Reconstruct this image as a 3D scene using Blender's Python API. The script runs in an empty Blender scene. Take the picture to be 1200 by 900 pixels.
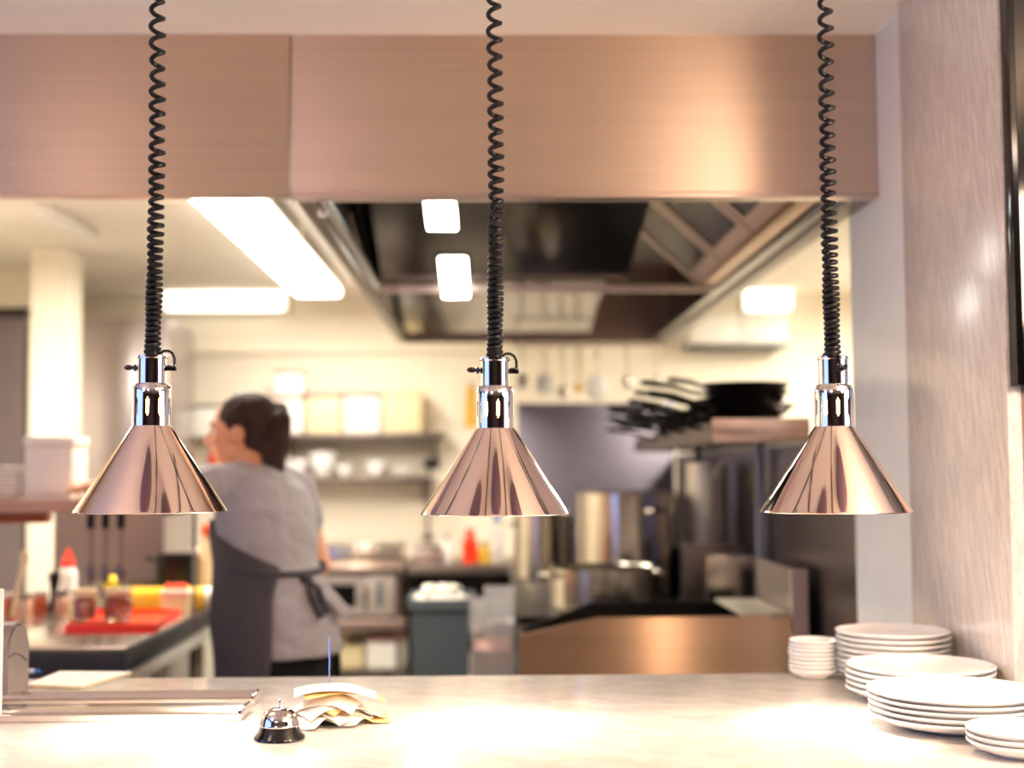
import bpy, bmesh, math, random
from mathutils import Vector, Matrix, Euler, noise
R = math.radians
PI = math.pi
random.seed(7)
scene = bpy.context.scene
COL = scene.collection

# ------------------------------------------------------------------ camera, world, exposure, lights
H = 1.37                       # eye height
F_PX = 1600.0                  # focal length in pixels of the 1200 x 900 frame
PITCH, YAW, ROLL = math.atan(102 / F_PX), -0.0156, R(-0.30)
cam_data = bpy.data.cameras.new('camera')
cam = bpy.data.objects.new('camera', cam_data)
COL.objects.link(cam)
CAM_ROT = Matrix.Rotation(YAW, 3, 'Z') @ Matrix.Rotation(PI / 2 + PITCH, 3, 'X') @ Matrix.Rotation(ROLL, 3, 'Z')
cam.matrix_world = Matrix.Translation((0, 0, H)) @ CAM_ROT.to_4x4()
cam_data.sensor_width = 36.0
cam_data.lens = 36.0 * F_PX / 1200.0
cam_data.clip_start = 0.05
cam_data.clip_end = 60
cam_data.dof.use_dof = True
cam_data.dof.focus_distance = 2.16
cam_data.dof.aperture_fstop = 2.0
scene.camera = cam

world = bpy.data.worlds.new('world')
scene.world = world
world.use_nodes = True
world.node_tree.nodes['Background'].inputs[0].default_value = (0.9, 0.8, 0.75, 1)
world.node_tree.nodes['Background'].inputs[1].default_value = 0.15

vs = scene.view_settings
vs.view_transform = 'Standard'
vs.look = 'None'
vs.gamma = 1.0
vs.use_curve_mapping = False
vs.exposure = 1.15
scene.cycles.use_denoising = True
scene.cycles.max_bounces = 10
scene.cycles.sample_clamp_indirect = 8


def area(name, loc, rot, sx, sy, power, color):
    d = bpy.data.lights.new(name, 'AREA')
    d.shape = 'RECTANGLE'
    d.size, d.size_y, d.energy, d.color = sx, sy, power, color
    o = bpy.data.objects.new(name, d)
    o.location, o.rotation_euler = loc, rot
    COL.objects.link(o)
    return o


CEIL = 2.45
# lit ceiling fittings of the kitchen (their diffusers are built further down)
WARM = (1.0, 0.925, 0.80)
area('kitchen_light', (-0.97, 5.2, CEIL - 0.10), (0, 0, 0), 0.22, 1.5, 32, WARM)
area('kitchen_light', (-0.97, 6.9, CEIL - 0.10), (0, 0, 0), 0.22, 1.5, 15, WARM)
area('kitchen_light', (1.75, 4.65, CEIL - 0.10), (0, 0, 0), 0.22, 1.5, 40, WARM)  # added fitting, kept out of view behind the pass wall for its light
area('kitchen_light', (2.15, 6.75, CEIL - 0.10), (0, 0, 0), 0.22, 1.5, 36, WARM)  # hidden fitting added to brighten the far wall past the range
area('kitchen_light', (-2.3, 5.0, CEIL - 0.10), (0, 0, 0), 0.22, 1.5, 14, WARM)
# dining side: added, unseen warm ceiling fittings and a cool window on one side
area('dining_light', (1.2, 0.3, CEIL - 0.06), (0, 0, 0), 0.5, 0.5, 12, (1.0, 0.80, 0.66))
area('dining_light', (-1.0, -0.8, CEIL - 0.06), (0, 0, 0), 0.5, 0.5, 8, (1.0, 0.80, 0.68))
area('dining_window_light', (-2.9, 0.8, 1.45), (0, R(-90), 0), 1.5, 2.4, 10, (0.30, 0.42, 1.0))
area('dining_front_light', (2.9, 1.3, 1.5), (0, R(90), 0), 1.5, 1.6, 6, (0.42, 0.66, 1.0))


def P(px, py, Y):
    """The point at depth Y that the picture shows at pixel (px, py)."""
    d = CAM_ROT @ Vector(((px - 600) / F_PX, -(py - 450) / F_PX, -1))
    return Vector((0, 0, H)) + d * (Y / d.y)


def PZ(px, py, z):
    d = CAM_ROT @ Vector(((px - 600) / F_PX, -(py - 450) / F_PX, -1))
    return Vector((0, 0, H)) + d * ((z - H) / d.z)


# ------------------------------------------------------------------ materials
def lin(h):
    h = h.lstrip('#')
    v = [int(h[i:i + 2], 16) / 255 for i in (0, 2, 4)]
    return tuple(c / 12.92 if c < .04045 else ((c + .055) / 1.055) ** 2.4 for c in v) + (1,)


def mat(name, col, rough=0.5, metal=0.0, vary=0.08, scale=6.0, stretch=(1, 1, 1), bump=0.0, rvary=0.0, coat=0.0,
        trans=0.0, emit=0.0, spec=0.5, ior=1.45, aniso=0.0, sss=0.0):
    m = bpy.data.materials.new(name)
    m.use_nodes = True
    nt = m.node_tree
    b = nt.nodes['Principled BSDF']
    c = lin(col) if isinstance(col, str) else tuple(col) + (1,)
    b.inputs['Roughness'].default_value = rough
    b.inputs['Metallic'].default_value = metal
    b.inputs['Coat Weight'].default_value = coat
    b.inputs['Transmission Weight'].default_value = trans
    b.inputs['Specular IOR Level'].default_value = spec
    b.inputs['IOR'].default_value = ior
    b.inputs['Anisotropic'].default_value = aniso
    if sss:
        b.inputs['Subsurface Weight'].default_value = sss
        b.inputs['Subsurface Radius'].default_value = (0.02, 0.008, 0.004)
    tc = nt.nodes.new('ShaderNodeTexCoord')
    mp = nt.nodes.new('ShaderNodeMapping')
    mp.inputs['Scale'].default_value = stretch
    nz = nt.nodes.new('ShaderNodeTexNoise')
    nz.inputs['Scale'].default_value = scale
    nz.inputs['Detail'].default_value = 5
    nt.links.new(tc.outputs['Object'], mp.inputs['Vector'])
    nt.links.new(mp.outputs['Vector'], nz.inputs['Vector'])
    ramp = nt.nodes.new('ShaderNodeValToRGB')
    ramp.color_ramp.elements[0].position, ramp.color_ramp.elements[1].position = 0.3, 0.7
    ramp.color_ramp.elements[0].color = tuple(max(0, x * (1 - vary)) for x in c[:3]) + (1,)
    ramp.color_ramp.elements[1].color = tuple(min(1, x * (1 + vary)) for x in c[:3]) + (1,)
    nt.links.new(nz.outputs['Fac'], ramp.inputs['Fac'])
    nt.links.new(ramp.outputs['Color'], b.inputs['Base Color'])
    if rvary:
        mr = nt.nodes.new('ShaderNodeMapRange')
        mr.inputs['To Min'].default_value = max(0.0, rough - rvary)
        mr.inputs['To Max'].default_value = min(1.0, rough + rvary)
        nt.links.new(nz.outputs['Fac'], mr.inputs['Value'])
        nt.links.new(mr.outputs['Result'], b.inputs['Roughness'])
    if bump:
        bp = nt.nodes.new('ShaderNodeBump')
        bp.inputs['Strength'].default_value = bump
        bp.inputs['Distance'].default_value = 0.01
        nt.links.new(nz.outputs['Fac'], bp.inputs['Height'])
        nt.links.new(bp.outputs['Normal'], b.inputs['Normal'])
    if emit:
        b.inputs['Emission Color'].default_value = c
        b.inputs['Emission Strength'].default_value = emit
    return m


def marble(name, base, vein, stretch, rot, rough, amount=0.5, scale=3.0, speck=True):
    m = bpy.data.materials.new(name)
    m.use_nodes = True
    nt = m.node_tree
    b = nt.nodes['Principled BSDF']
    b.inputs['Roughness'].default_value = rough
    tc = nt.nodes.new('ShaderNodeTexCoord')
    mp = nt.nodes.new('ShaderNodeMapping')
    mp.inputs['Rotation'].default_value = rot
    mp2 = nt.nodes.new('ShaderNodeMapping')
    mp2.inputs['Scale'].default_value = stretch
    nt.links.new(tc.outputs['Object'], mp.inputs['Vector'])
    nt.links.new(mp.outputs['Vector'], mp2.inputs['Vector'])
    n1 = nt.nodes.new('ShaderNodeTexNoise')
    n1.inputs['Scale'].default_value = scale
    n1.inputs['Detail'].default_value = 8
    n1.inputs['Roughness'].default_value = 0.65
    n1.inputs['Distortion'].default_value = 0.6
    nt.links.new(mp2.outputs['Vector'], n1.inputs['Vector'])
    r1 = nt.nodes.new('ShaderNodeValToRGB')
    r1.color_ramp.elements[0].position, r1.color_ramp.elements[1].position = 0.38, 0.6
    r1.color_ramp.elements[0].color, r1.color_ramp.elements[1].color = lin(vein), lin(base)
    nt.links.new(n1.outputs['Fac'], r1.inputs['Fac'])
    mix = nt.nodes.new('ShaderNodeMix')
    mix.data_type = 'RGBA'
    mix.inputs['Factor'].default_value = amount
    mix.inputs['A'].default_value = lin(base)
    nt.links.new(r1.outputs['Color'], mix.inputs['B'])
    out = mix.outputs['Result']
    if speck:
        n2 = nt.nodes.new('ShaderNodeTexNoise')
        n2.inputs['Scale'].default_value = scale * 7
        n2.inputs['Detail'].default_value = 3
        nt.links.new(mp2.outputs['Vector'], n2.inputs['Vector'])
        r2 = nt.nodes.new('ShaderNodeValToRGB')
        r2.color_ramp.elements[0].position, r2.color_ramp.elements[1].position = 0.62, 0.74
        r2.color_ramp.elements[0].color = (0, 0, 0, 1)
        r2.color_ramp.elements[1].color = (0.55, 0.55, 0.55, 1)
        nt.links.new(n2.outputs['Fac'], r2.inputs['Fac'])
        mx2 = nt.nodes.new('ShaderNodeMix')
        mx2.data_type = 'RGBA'
        mx2.inputs['B'].default_value = lin('#6b5a5c')
        nt.links.new(r2.outputs['Color'], mx2.inputs['Factor'])
        nt.links.new(out, mx2.inputs['A'])
        out = mx2.outputs['Result']
    nt.links.new(out, b.inputs['Base Color'])
    return m


def glow(name, col, strength):
    m = bpy.data.materials.new(name)
    m.use_nodes = True
    b = m.node_tree.nodes['Principled BSDF']
    b.inputs['Base Color'].default_value = lin(col)
    b.inputs['Emission Color'].default_value = lin(col)
    b.inputs['Emission Strength'].default_value = strength
    return m


M = dict(
    plaster=mat('cream_plaster', '#efe6d2', 0.75, vary=0.03, scale=2),
    ceiling=mat('ceiling_paint', '#f4ecde', 0.8, vary=0.02, scale=2),
    dining_wall=mat('dining_wall_paint', '#c9a596', 0.8, vary=0.05),
    dining_dark=mat('dark_timber', '#3c2a28', 0.5, vary=0.2, scale=4, stretch=(1, 1, 8)),
    floor=mat('grey_floor', '#6d6560', 0.45, vary=0.15, scale=4),
    white_panel=mat('white_lacquer', '#eceeee', 0.25, vary=0.03),
    marble_wall=marble('pale_marble', '#e8e0d8', '#b9aeaa', (30, 30, 4.0), (R(14), 0, 0), 0.2, 0.6, 2.6),
    marble_dark=marble('brown_marble', '#a87f6c', '#6b4d45', (6, 6, 1.2), (R(12), 0, 0), 0.3, 0.7, 3.0),
    counter=marble('cream_marble', '#e3ddd6', '#bdb2aa', (3, 4.5, 4), (0, 0, R(25)), 0.16, 0.45, 4.0, False),
    steel=mat('brushed_steel', '#c9b3a8', 0.34, 1.0, vary=0.05, scale=10, stretch=(0.15, 1, 12), rvary=0.05),
    fascia=mat('hood_steel', '#d8c2b0', 0.44, 1.0, vary=0.05, scale=8, stretch=(0.12, 1, 14), rvary=0.06),
    steel_dark=mat('dark_steel', '#5a5453', 0.18, 1.0, vary=0.15, scale=4, rvary=0.06),
    steel_pot=mat('pot_steel', '#cfc6b8', 0.2, 1.0, vary=0.04, scale=5, stretch=(1, 1, 10), rvary=0.05),
    steel_lilac=mat('splashback_steel', '#8b8490', 0.4, 1.0, vary=0.08, scale=3),
    steel_copper=mat('warm_steel', '#c4a58c', 0.3, 1.0, vary=0.05, scale=8, stretch=(0.2, 1, 8), rvary=0.03),
    chrome=mat('chrome', '#e6e2e2', 0.05, 1.0, vary=0.01),
    chrome_pink=mat('pinkish_chrome', '#f0dbd0', 0.06, 1.0, vary=0.01),
    black_rubber=mat('black_rubber', '#08070a', 0.42, vary=0.1),
    black_iron=mat('black_iron', '#17140f', 0.38, 0.4, vary=0.3, scale=12, rvary=0.1),
    black_gloss=mat('black_gloss', '#0b0a0c', 0.12, vary=0.05),
    black_enamel=mat('black_enamel', '#131012', 0.16, vary=0.05, coat=0.4),
    china=mat('white_china', '#faf8f5', 0.12, vary=0.015, coat=0.3),
    paper=mat('white_paper', '#efe8dc', 0.8, vary=0.03, scale=20),
    paper_yellow=mat('yellow_copy_paper', '#efc983', 0.8, vary=0.04, scale=20),
    printer=mat('printer_plastic', '#877a74', 0.45, vary=0.04, scale=30),
    printer_dark=mat('printer_seam_plastic', '#4c423f', 0.5, vary=0.04),
    white_plastic=mat('white_plastic', '#ece8df', 0.4, vary=0.02),
    cream_plastic=mat('cream_plastic', '#e3d2a6', 0.45, vary=0.05),
    pink_plastic=mat('dusky_pink_plastic', '#a8736b', 0.45, vary=0.06),
    red_plastic=mat('red_plastic', '#f0330f', 0.3, vary=0.05),
    orange_plastic=mat('orange_plastic', '#ee5a12', 0.35, vary=0.05),
    yellow=mat('yellow_film', '#e0ae24', 0.35, vary=0.08),
    lemon=mat('lemon_peel', '#ecd02a', 0.4, vary=0.06, scale=40, bump=0.2),
    mustard=mat('mustard_sauce', '#d6a92a', 0.4),
    copper=mat('tomato_relish', '#c4582c', 0.35, vary=0.35, scale=40),
    copper_metal=mat('copper', '#b4674a', 0.3, 1.0, vary=0.1),
    glass=mat('clear_glass', (0.95, 0.95, 0.93), 0.03, trans=1.0, vary=0.0),
    clear_plastic=mat('clear_plastic', (0.92, 0.9, 0.9), 0.2, trans=0.75, vary=0.0),
    bin_grey=mat('bin_plastic', '#4a5358', 0.5, vary=0.05),
    blue=mat('blue_pen_plastic', '#1c6fc0', 0.3),
    skin=mat('skin', '#d99a74', 0.5, vary=0.06, scale=12, sss=0.08),
    hair=mat('dark_brown_hair', '#38251d', 0.68, vary=0.45, spec=0.25, scale=30, stretch=(3, 3, 0.5), bump=0.25),
    tee=mat('grey_cotton', '#a29c9e', 0.9, vary=0.06, scale=60, bump=0.1),
    apron=mat('charcoal_apron', '#474246', 0.9, vary=0.08, scale=50, bump=0.1),
    trousers=mat('black_cotton', '#17161b', 0.9, vary=0.1),
    eye_white=mat('eye_white', '#e8e2dc', 0.2),
    iris=mat('dark_iris', '#2a1c14', 0.15),
    lips=mat('lips', '#b9675a', 0.45),
    tube_soft=glow('wall_light_glow', '#fff6e6', 1.7),
    tube=glow('fluorescent_glow', '#fff6e6', 4.0),
    hood_glow=glow('hood_lamp_glow', '#fffdf6', 10.0),
    bulb=glow('heat_bulb_glow', '#ffc87a', 5.0),
    window_glow=glow('window_daylight', '#6f98ff', 0.3),
    down_glow=glow('downlight_glow', '#ffd3b0', 5.0),
    vent=mat('mauve_enamel', '#7d6672', 0.6),
    satin=mat('satin_panel', '#bba8a2', 0.5, 0.35, vary=0.04),
    slate_edge=mat('slate_edge', '#34333a', 0.3, vary=0.08),
    half_wall=mat('alcove_steel', '#736b6c', 0.28, 1.0, vary=0.1, scale=3),
    front_glow=glow('front_window_glow', '#c8e2ff', 0.4),
    shelf_copper=mat('counter_shelf_metal', '#c69c86', 0.5, 0.2, vary=0.08),
    back_mauve=mat('mauve_panel', '#7a6a64', 0.5, 0.0, vary=0.06),
    lining=mat('shade_lining_enamel', '#e9e2d6', 0.5),
    globe_dim=glow('globe_dim_glow', '#ffdcc8', 4.0),
    bar=mat('cross_bar_steel', '#dccabd', 0.4, 0.3, vary=0.03),
    steel_top=mat('table_steel', '#d9d3ce', 0.22, 1.0, vary=0.05, scale=6),
    rail_steel=mat('rail_steel', '#d8d2c8', 0.4, 0.3, vary=0.03),
    steel_satin=mat('satin_pot_steel', '#dcd3bf', 0.45, 0.6, vary=0.05, scale=5, stretch=(1, 1, 0.1)),
    hood_mirror=mat('hood_inner_steel', '#8a837f', 0.13, 1.0, vary=0.12, scale=3, rvary=0.05),
    globe=glow('globe_glow', '#ffddbf', 36.0),
    screen=mat('black_screen', '#0c0b0f', 0.08, vary=0.02),
    green=mat('green_herbs', '#5d6b22', 0.6, vary=0.3, scale=30),
)


M['pass_body'] = mat('pass_body_steel', '#8f8378', 0.4, 0.6, vary=0.05)
for _k in ('fascia', 'steel_copper'):
    _nt = M[_k].node_tree
    _b = _nt.nodes['Principled BSDF']
    _b.inputs['Anisotropic'].default_value = 0.75
    _b.inputs['Anisotropic Rotation'].default_value = 0.25
    _c = _nt.nodes.new('ShaderNodeCombineXYZ')
    _c.inputs[0].default_value = 1.0
    _nt.links.new(_c.outputs[0], _b.inputs['Tangent'])


# ------------------------------------------------------------------ builders
class MB:
    def __init__(self):
        self.bm = bmesh.new()

    def box(self, lo, hi, rot=None, bevel=0.0):
        lo, hi = Vector(lo), Vector(hi)
        c, s = (lo + hi) / 2, hi - lo
        mtx = Matrix.Translation(c) @ (rot.to_4x4() if rot else Matrix.Identity(4)) @ Matrix.Diagonal((abs(s.x), abs(s.y), abs(s.z), 1))
        r = bmesh.ops.create_cube(self.bm, size=1.0, matrix=mtx)
        if bevel:
            es = list({e for v in r['verts'] for e in v.link_edges})
            bmesh.ops.bevel(self.bm, geom=es, offset=bevel, segments=2, affect='EDGES', profile=0.6)
        return self

    def lathe(self, prof, c=(0, 0, 0), segs=48, rot=None, sx=1, sy=1):
        c = Vector(c)
        rings = []
        for r, z in prof:
            if r < 1e-6:
                p = Vector((0, 0, z))
                rings.append([self.bm.verts.new(c + (rot @ p if rot else p))])
            else:
                ring = []
                for i in range(segs):
                    a = 2 * PI * i / segs
                    p = Vector((r * math.cos(a) * sx, r * math.sin(a) * sy, z))
                    ring.append(self.bm.verts.new(c + (rot @ p if rot else p)))
                rings.append(ring)
        for a, b in zip(rings, rings[1:]):
            if len(a) == 1 and len(b) == 1:
                continue
            for i in range(segs):
                j = (i + 1) % segs
                try:
                    if len(a) == 1:
                        self.bm.faces.new((a[0], b[j], b[i]))
                    elif len(b) == 1:
                        self.bm.faces.new((a[i], a[j], b[0]))
                    else:
                        self.bm.faces.new((a[i], a[j], b[j], b[i]))
                except ValueError:
                    pass
        return self

    def cyl(self, c, r, z0, z1, segs=32, bev=0.0):
        b = bev or min(r, abs(z1 - z0)) * 0.06
        return self.lathe([(0, z0), (r - b, z0), (r, z0 + b), (r, z1 - b), (r - b, z1), (0, z1)], (c[0], c[1], 0), segs)

    def tube(self, pts, r, sides=8, cap=True):
        pts = [Vector(p) for p in pts]
        rs = r if isinstance(r, (list, tuple)) else [r] * len(pts)
        prev = None
        rings = []
        for i, p in enumerate(pts):
            t = (pts[min(i + 1, len(pts) - 1)] - pts[max(i - 1, 0)]).normalized()
            if prev is None:
                n = t.orthogonal().normalized()
            else:
                n = (prev - t * prev.dot(t))
                n = n.normalized() if n.length > 1e-6 else t.orthogonal().normalized()
            prev = n
            b = t.cross(n)
            rings.append([self.bm.verts.new(p + (n * math.cos(2 * PI * k / sides) + b * math.sin(2 * PI * k / sides)) * rs[i]) for k in range(sides)])
        for a, c in zip(rings, rings[1:]):
            for k in range(sides):
                j = (k + 1) % sides
                self.bm.faces.new((a[k], a[j], c[j], c[k]))
        if cap:
            self.bm.faces.new(list(reversed(rings[0])))
            self.bm.faces.new(rings[-1])
        return self

    def prism(self, poly, d):
        """A polygon of points pushed along the vector d."""
        d = Vector(d)
        a = [self.bm.verts.new(Vector(p)) for p in poly]
        b = [self.bm.verts.new(Vector(p) + d) for p in poly]
        n = len(a)
        self.bm.faces.new(a)
        self.bm.faces.new(list(reversed(b)))
        for i in range(n):
            j = (i + 1) % n
            self.bm.faces.new((a[j], a[i], b[i], b[j]))
        return self

    def ball(self, c, rad, rot=None, seg=20):
        rad = (rad, rad, rad) if not isinstance(rad, (tuple, list)) else rad
        mtx = Matrix.Translation(c) @ (rot.to_4x4() if rot else Matrix.Identity(4)) @ Matrix.Diagonal((*rad, 1))
        bmesh.ops.create_uvsphere(self.bm, u_segments=seg, v_segments=max(8, seg // 2 + 2), radius=1, matrix=mtx)
        return self

    def limb(self, a, ra, b, rb, n=8, seg=14):
        a, b = Vector(a), Vector(b)
        self.ball(a, ra, seg=seg)
        self.ball(b, rb, seg=seg)
        self.tube([a.lerp(b, i / n) for i in range(n + 1)], [ra + (rb - ra) * i / n for i in range(n + 1)], 14)
        return self

    def build(self, name, m, parent=None, smooth=True, local=False, origin=None):
        bm = self.bm
        bmesh.ops.recalc_face_normals(bm, faces=bm.faces)
        if smooth:
            for f in bm.faces:
                f.smooth = True
            for e in bm.edges:
                if len(e.link_faces) == 2 and e.calc_face_angle(0) > R(35):
                    e.smooth = False
        off = Vector((0, 0, 0))
        if parent is not None and not local:
            off = world_loc(parent)
        elif parent is None:
            if origin is None:
                lo = Vector((min(v.co.x for v in bm.verts), min(v.co.y for v in bm.verts), min(v.co.z for v in bm.verts)))
                hi = Vector((max(v.co.x for v in bm.verts), max(v.co.y for v in bm.verts), 0))
                origin = Vector(((lo.x + hi.x) / 2, (lo.y + hi.y) / 2, lo.z))
            off = Vector(origin)
        if off.length:
            for v in bm.verts:
                v.co -= off
        me = bpy.data.meshes.new(name)
        bm.to_mesh(me)
        bm.free()
        o = bpy.data.objects.new(name, me)
        me.materials.append(m)
        COL.objects.link(o)
        if parent is None:
            o.location = off
        else:
            o.parent = parent
        return o


def world_loc(o):
    v = Vector((0, 0, 0))
    while o is not None:
        v += o.location
        o = o.parent
    return v


def tag(o, label=None, cat=None, group=None, kind=None):
    for k, v in (('label', label), ('category', cat), ('group', group), ('kind', kind)):
        if v:
            o[k] = v
    return o


def thing(name, label, cat, loc, group=None, rz=0.0):
    o = bpy.data.objects.new(name, None)
    o.empty_display_size = 0.05
    COL.objects.link(o)
    o.location = loc
    o.rotation_euler.z = rz
    return tag(o, label, cat, group)


def struct(o):
    o['kind'] = 'structure'
    return o


def copy_tree(o, parent=None):
    c = o.copy()
    COL.objects.link(c)
    if parent is not None:
        c.parent = parent
    for ch in list(o.children):
        copy_tree(ch, c)
    return c


def solid(name, m, lo, hi, parent=None, bevel=0.0, **k):
    return MB().box(lo, hi, bevel=bevel).build(name, m, parent, **k)


# ------------------------------------------------------------------ the room
XW = 0.96                # inner face of the wall at the end of the pass
ZC = 0.94                # top of the pass counter
YB = 2.915               # back edge of the pass counter
YFAR = 8.3
YH = 3.32                # front of the hood
struct(solid('floor', M['floor'], (-3.0, -3.6, -0.1), (3.0, YFAR + 0.1, 0)))
struct(solid('ceiling', M['ceiling'], (-3.0, -3.6, CEIL), (3.0, YFAR + 0.1, CEIL + 0.1)))
struct(solid('wall_far', M['plaster'], (-3.0, YFAR, 0), (3.0, YFAR + 0.1, CEIL)))
struct(solid('wall_left', M['plaster'], (-3.1, 2.91, 0), (-3.0, YFAR + 0.1, CEIL)))
struct(solid('wall_window', M['dining_dark'], (-3.1, -3.6, 0), (-3.0, 2.9, CEIL)))
struct(solid('wall_right', M['plaster'], (3.0, 2.61, 0), (3.1, YFAR + 0.1, CEIL)))
struct(solid('wall_front', M['dining_dark'], (3.0, -3.6, 0), (3.1, 2.6, CEIL)))
struct(solid('wall_behind', M['dining_dark'], (-3.0, -3.7, 0), (3.0, -3.6, CEIL)))
# return wall at the end of the pass: marble slab, white lacquered panel, brown marble towards the dining room
struct(solid('wall_pass', M['white_panel'], (XW, 2.52, 0), (XW + 0.06, 3.60, CEIL)))
slab = struct(solid('wall_marble', M['marble_wall'], (XW - 0.012, 2.49, 0), (XW + 0.014, 3.09, CEIL), bevel=0.0015))
struct(solid('wall_dining', M['marble_dark'], (XW + 0.016, 2.50, 0), (3.0, 2.60, CEIL)))
struct(solid('wall_half', M['half_wall'], (XW, 3.602, 0), (XW + 0.05, 7.1, 1.452)))
# column and doorway on the far side of the prep counter
struct(solid('wall_column', M['plaster'], (P(33, 500, 6.5).x, 6.5, 0), (P(76, 500, 6.5).x, 6.75, CEIL), bevel=0.01))
d1 = struct(solid('door_1', mat('door_lilac_grey', '#847679', 0.4, vary=0.06), (-2.98, 7.3, 0), (P(28, 500, 7.3).x, 7.36, P(0, 372, 7.3).z)))
solid('door_frame', M['dining_dark'], (-2.98, 7.28, P(0, 372, 7.3).z), (P(30, 500, 7.3).x, 7.38, P(0, 361, 7.3).z), d1)
struct(solid('wall_return', M['plaster'], (-3.0, 7.3, P(0, 361, 7.3).z + 0.001), (P(34, 500, 7.3).x, 7.4, CEIL)))
# tiled band and cornice on the far wall
t = struct(solid('trim_1', M['plaster'], (-1.9, YFAR - 0.035, P(300, 415, 8.3).z), (0.3, YFAR - 0.001, P(300, 408, 8.3).z), bevel=0.006))
t2 = struct(solid('trim_2', M['plaster'], (1.2, YFAR - 0.02, P(950, 384, 8.3).z), (2.98, YFAR - 0.001, P(950, 381, 8.3).z)))

# dining room behind the camera, windows and dark door seen only in the chrome; downlights added as unseen fill
w3 = struct(solid('window_2', M['front_glow'], (2.97, 0.4, 0.7), (2.995, 2.2, 2.3)))
for yy in (0.35, 1.28, 2.2):
    solid('window_frame', M['dining_dark'], (2.94, yy, 0.66), (2.995, yy + 0.05, 2.33), w3)
w1 = struct(solid('window_1', M['window_glow'], (-2.995, -0.5, 0.6), (-2.97, 2.1, 2.25)))
for yy in (-0.55, 0.78, 2.1):
    solid('window_frame', M['dining_dark'], (-2.995, yy, 0.56), (-2.94, yy + 0.05, 2.28), w1)
d2 = struct(solid('door_2', M['dining_dark'], (1.0, -3.6, 0), (2.0, -3.55, 2.1)))
solid('door_frame', M['dining_dark'], (0.94, -3.6, 0), (0.999, -3.53, 2.16), d2)
for i, (x, y) in enumerate(((1.2, 0.3), (-1.0, -0.8))):
    dl_ = solid('ceiling_downlight', M['down_glow'], (x - 0.25, y - 0.25, CEIL - 0.04), (x + 0.25, y + 0.25, CEIL - 0.001), bevel=0.01)
    tag(dl_, ['square warm ceiling light over the dining side, near the brown marble wall', 'square warm ceiling light over the dining side, near the window'][i], 'ceiling light', 'dining ceiling lights')

for i, (x, y) in enumerate(((-1.3, 1.3), (1.5, 1.2))):  # unseen globe pendants added to brighten the ceiling and hood front
    pg_ = thing('pendant_lamp', ['glass globe pendant lamp of the dining side near the window', 'glass globe pendant lamp of the dining side near the brown marble wall'][i], 'lamp', (x, y, 1.88), 'dining pendant lamps')
    MB().tube([(x, y, 2.13), (x, y, CEIL - 0.001)], 0.006, 8).build('cord', M['black_rubber'], pg_)
    MB().cyl((x, y), 0.03, 2.1, 2.135, 20).build('cap', M['chrome'], pg_)
    gs = MB().ball((x, y, 1.95), 0.18, seg=32).build('globe', M['globe_dim' if i == 0 else 'globe'], pg_)

for q, x in enumerate((-0.27, 0.31)):  # dark ceiling strips added for the thin lines reflected in the lamp shades
    struct(solid('trim_%d' % (4 + q), M['dining_dark'], (x - 0.012, -3.59, CEIL - 0.012), (x + 0.012, 2.5, CEIL - 0.0005)))
for q, x in enumerate((-0.57, 0.02, 0.60)):  # unseen discs added to put dark shapes into the shade reflections
    o = MB().lathe([(0, 0), (0.11, 0), (0.15, 0.02), (0.15, 0.059), (0, 0.059)], (x, 1.68, CEIL - 0.06), 32).build('ceiling_vent', M['vent'], None)
    tag(o, ['round mauve ceiling vent near the window side', 'round mauve ceiling vent between two others', 'round mauve ceiling vent near the brown marble wall'][q], 'vent', 'round ceiling vents')

# black screen on the brown marble wall
ts = thing('wall_screen', 'black glossy screen mounted high on the brown marble wall', 'screen', (1.5, 2.48, P(1190, 452, 2.46).z))
solid('bezel', M['black_gloss'], (P(1187, 300, 2.46).x, 2.455, P(1190, 452, 2.46).z), (2.2, 2.499, CEIL - 0.03), ts, bevel=0.004)
solid('display', M['screen'], (P(1187, 300, 2.46).x + 0.012, 2.4535, P(1190, 452, 2.46).z + 0.012), (2.188, 2.457, CEIL - 0.042), ts)


# ------------------------------------------------------------------ pass counter
pc = thing('pass_counter', 'long cream marble pass counter under the three heat lamps', 'counter', (-0.8, 2.3, 0))
solid('worktop', M['counter'], (-2.6, 1.80, ZC - 0.04), (XW - 0.013, YB, ZC), pc, bevel=0.003)
solid('cabinet_body', M['pass_body'], (-2.58, 1.88, 0.0), (XW - 0.014, 2.80, ZC - 0.041), pc)

ul = thing('under_counter_light', 'small warm work light under the kitchen edge of the pass counter', 'light', (0.655, 2.85, 0.74))  # unseen light added to throw a warm glint on the chargrill guard
solid('housing', M['pass_body'], (0.56, 2.801, 0.72), (0.75, 2.845, 0.80), ul, bevel=0.003)
solid('diffuser', M['down_glow'], (0.62, 2.8455, 0.73), (0.69, 2.855, 0.79), ul, bevel=0.003)
area('work_light', (0.655, 2.87, 0.76), (R(90), 0, 0), 0.05, 0.06, 0.35, (1.0, 0.72, 0.48))
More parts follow.
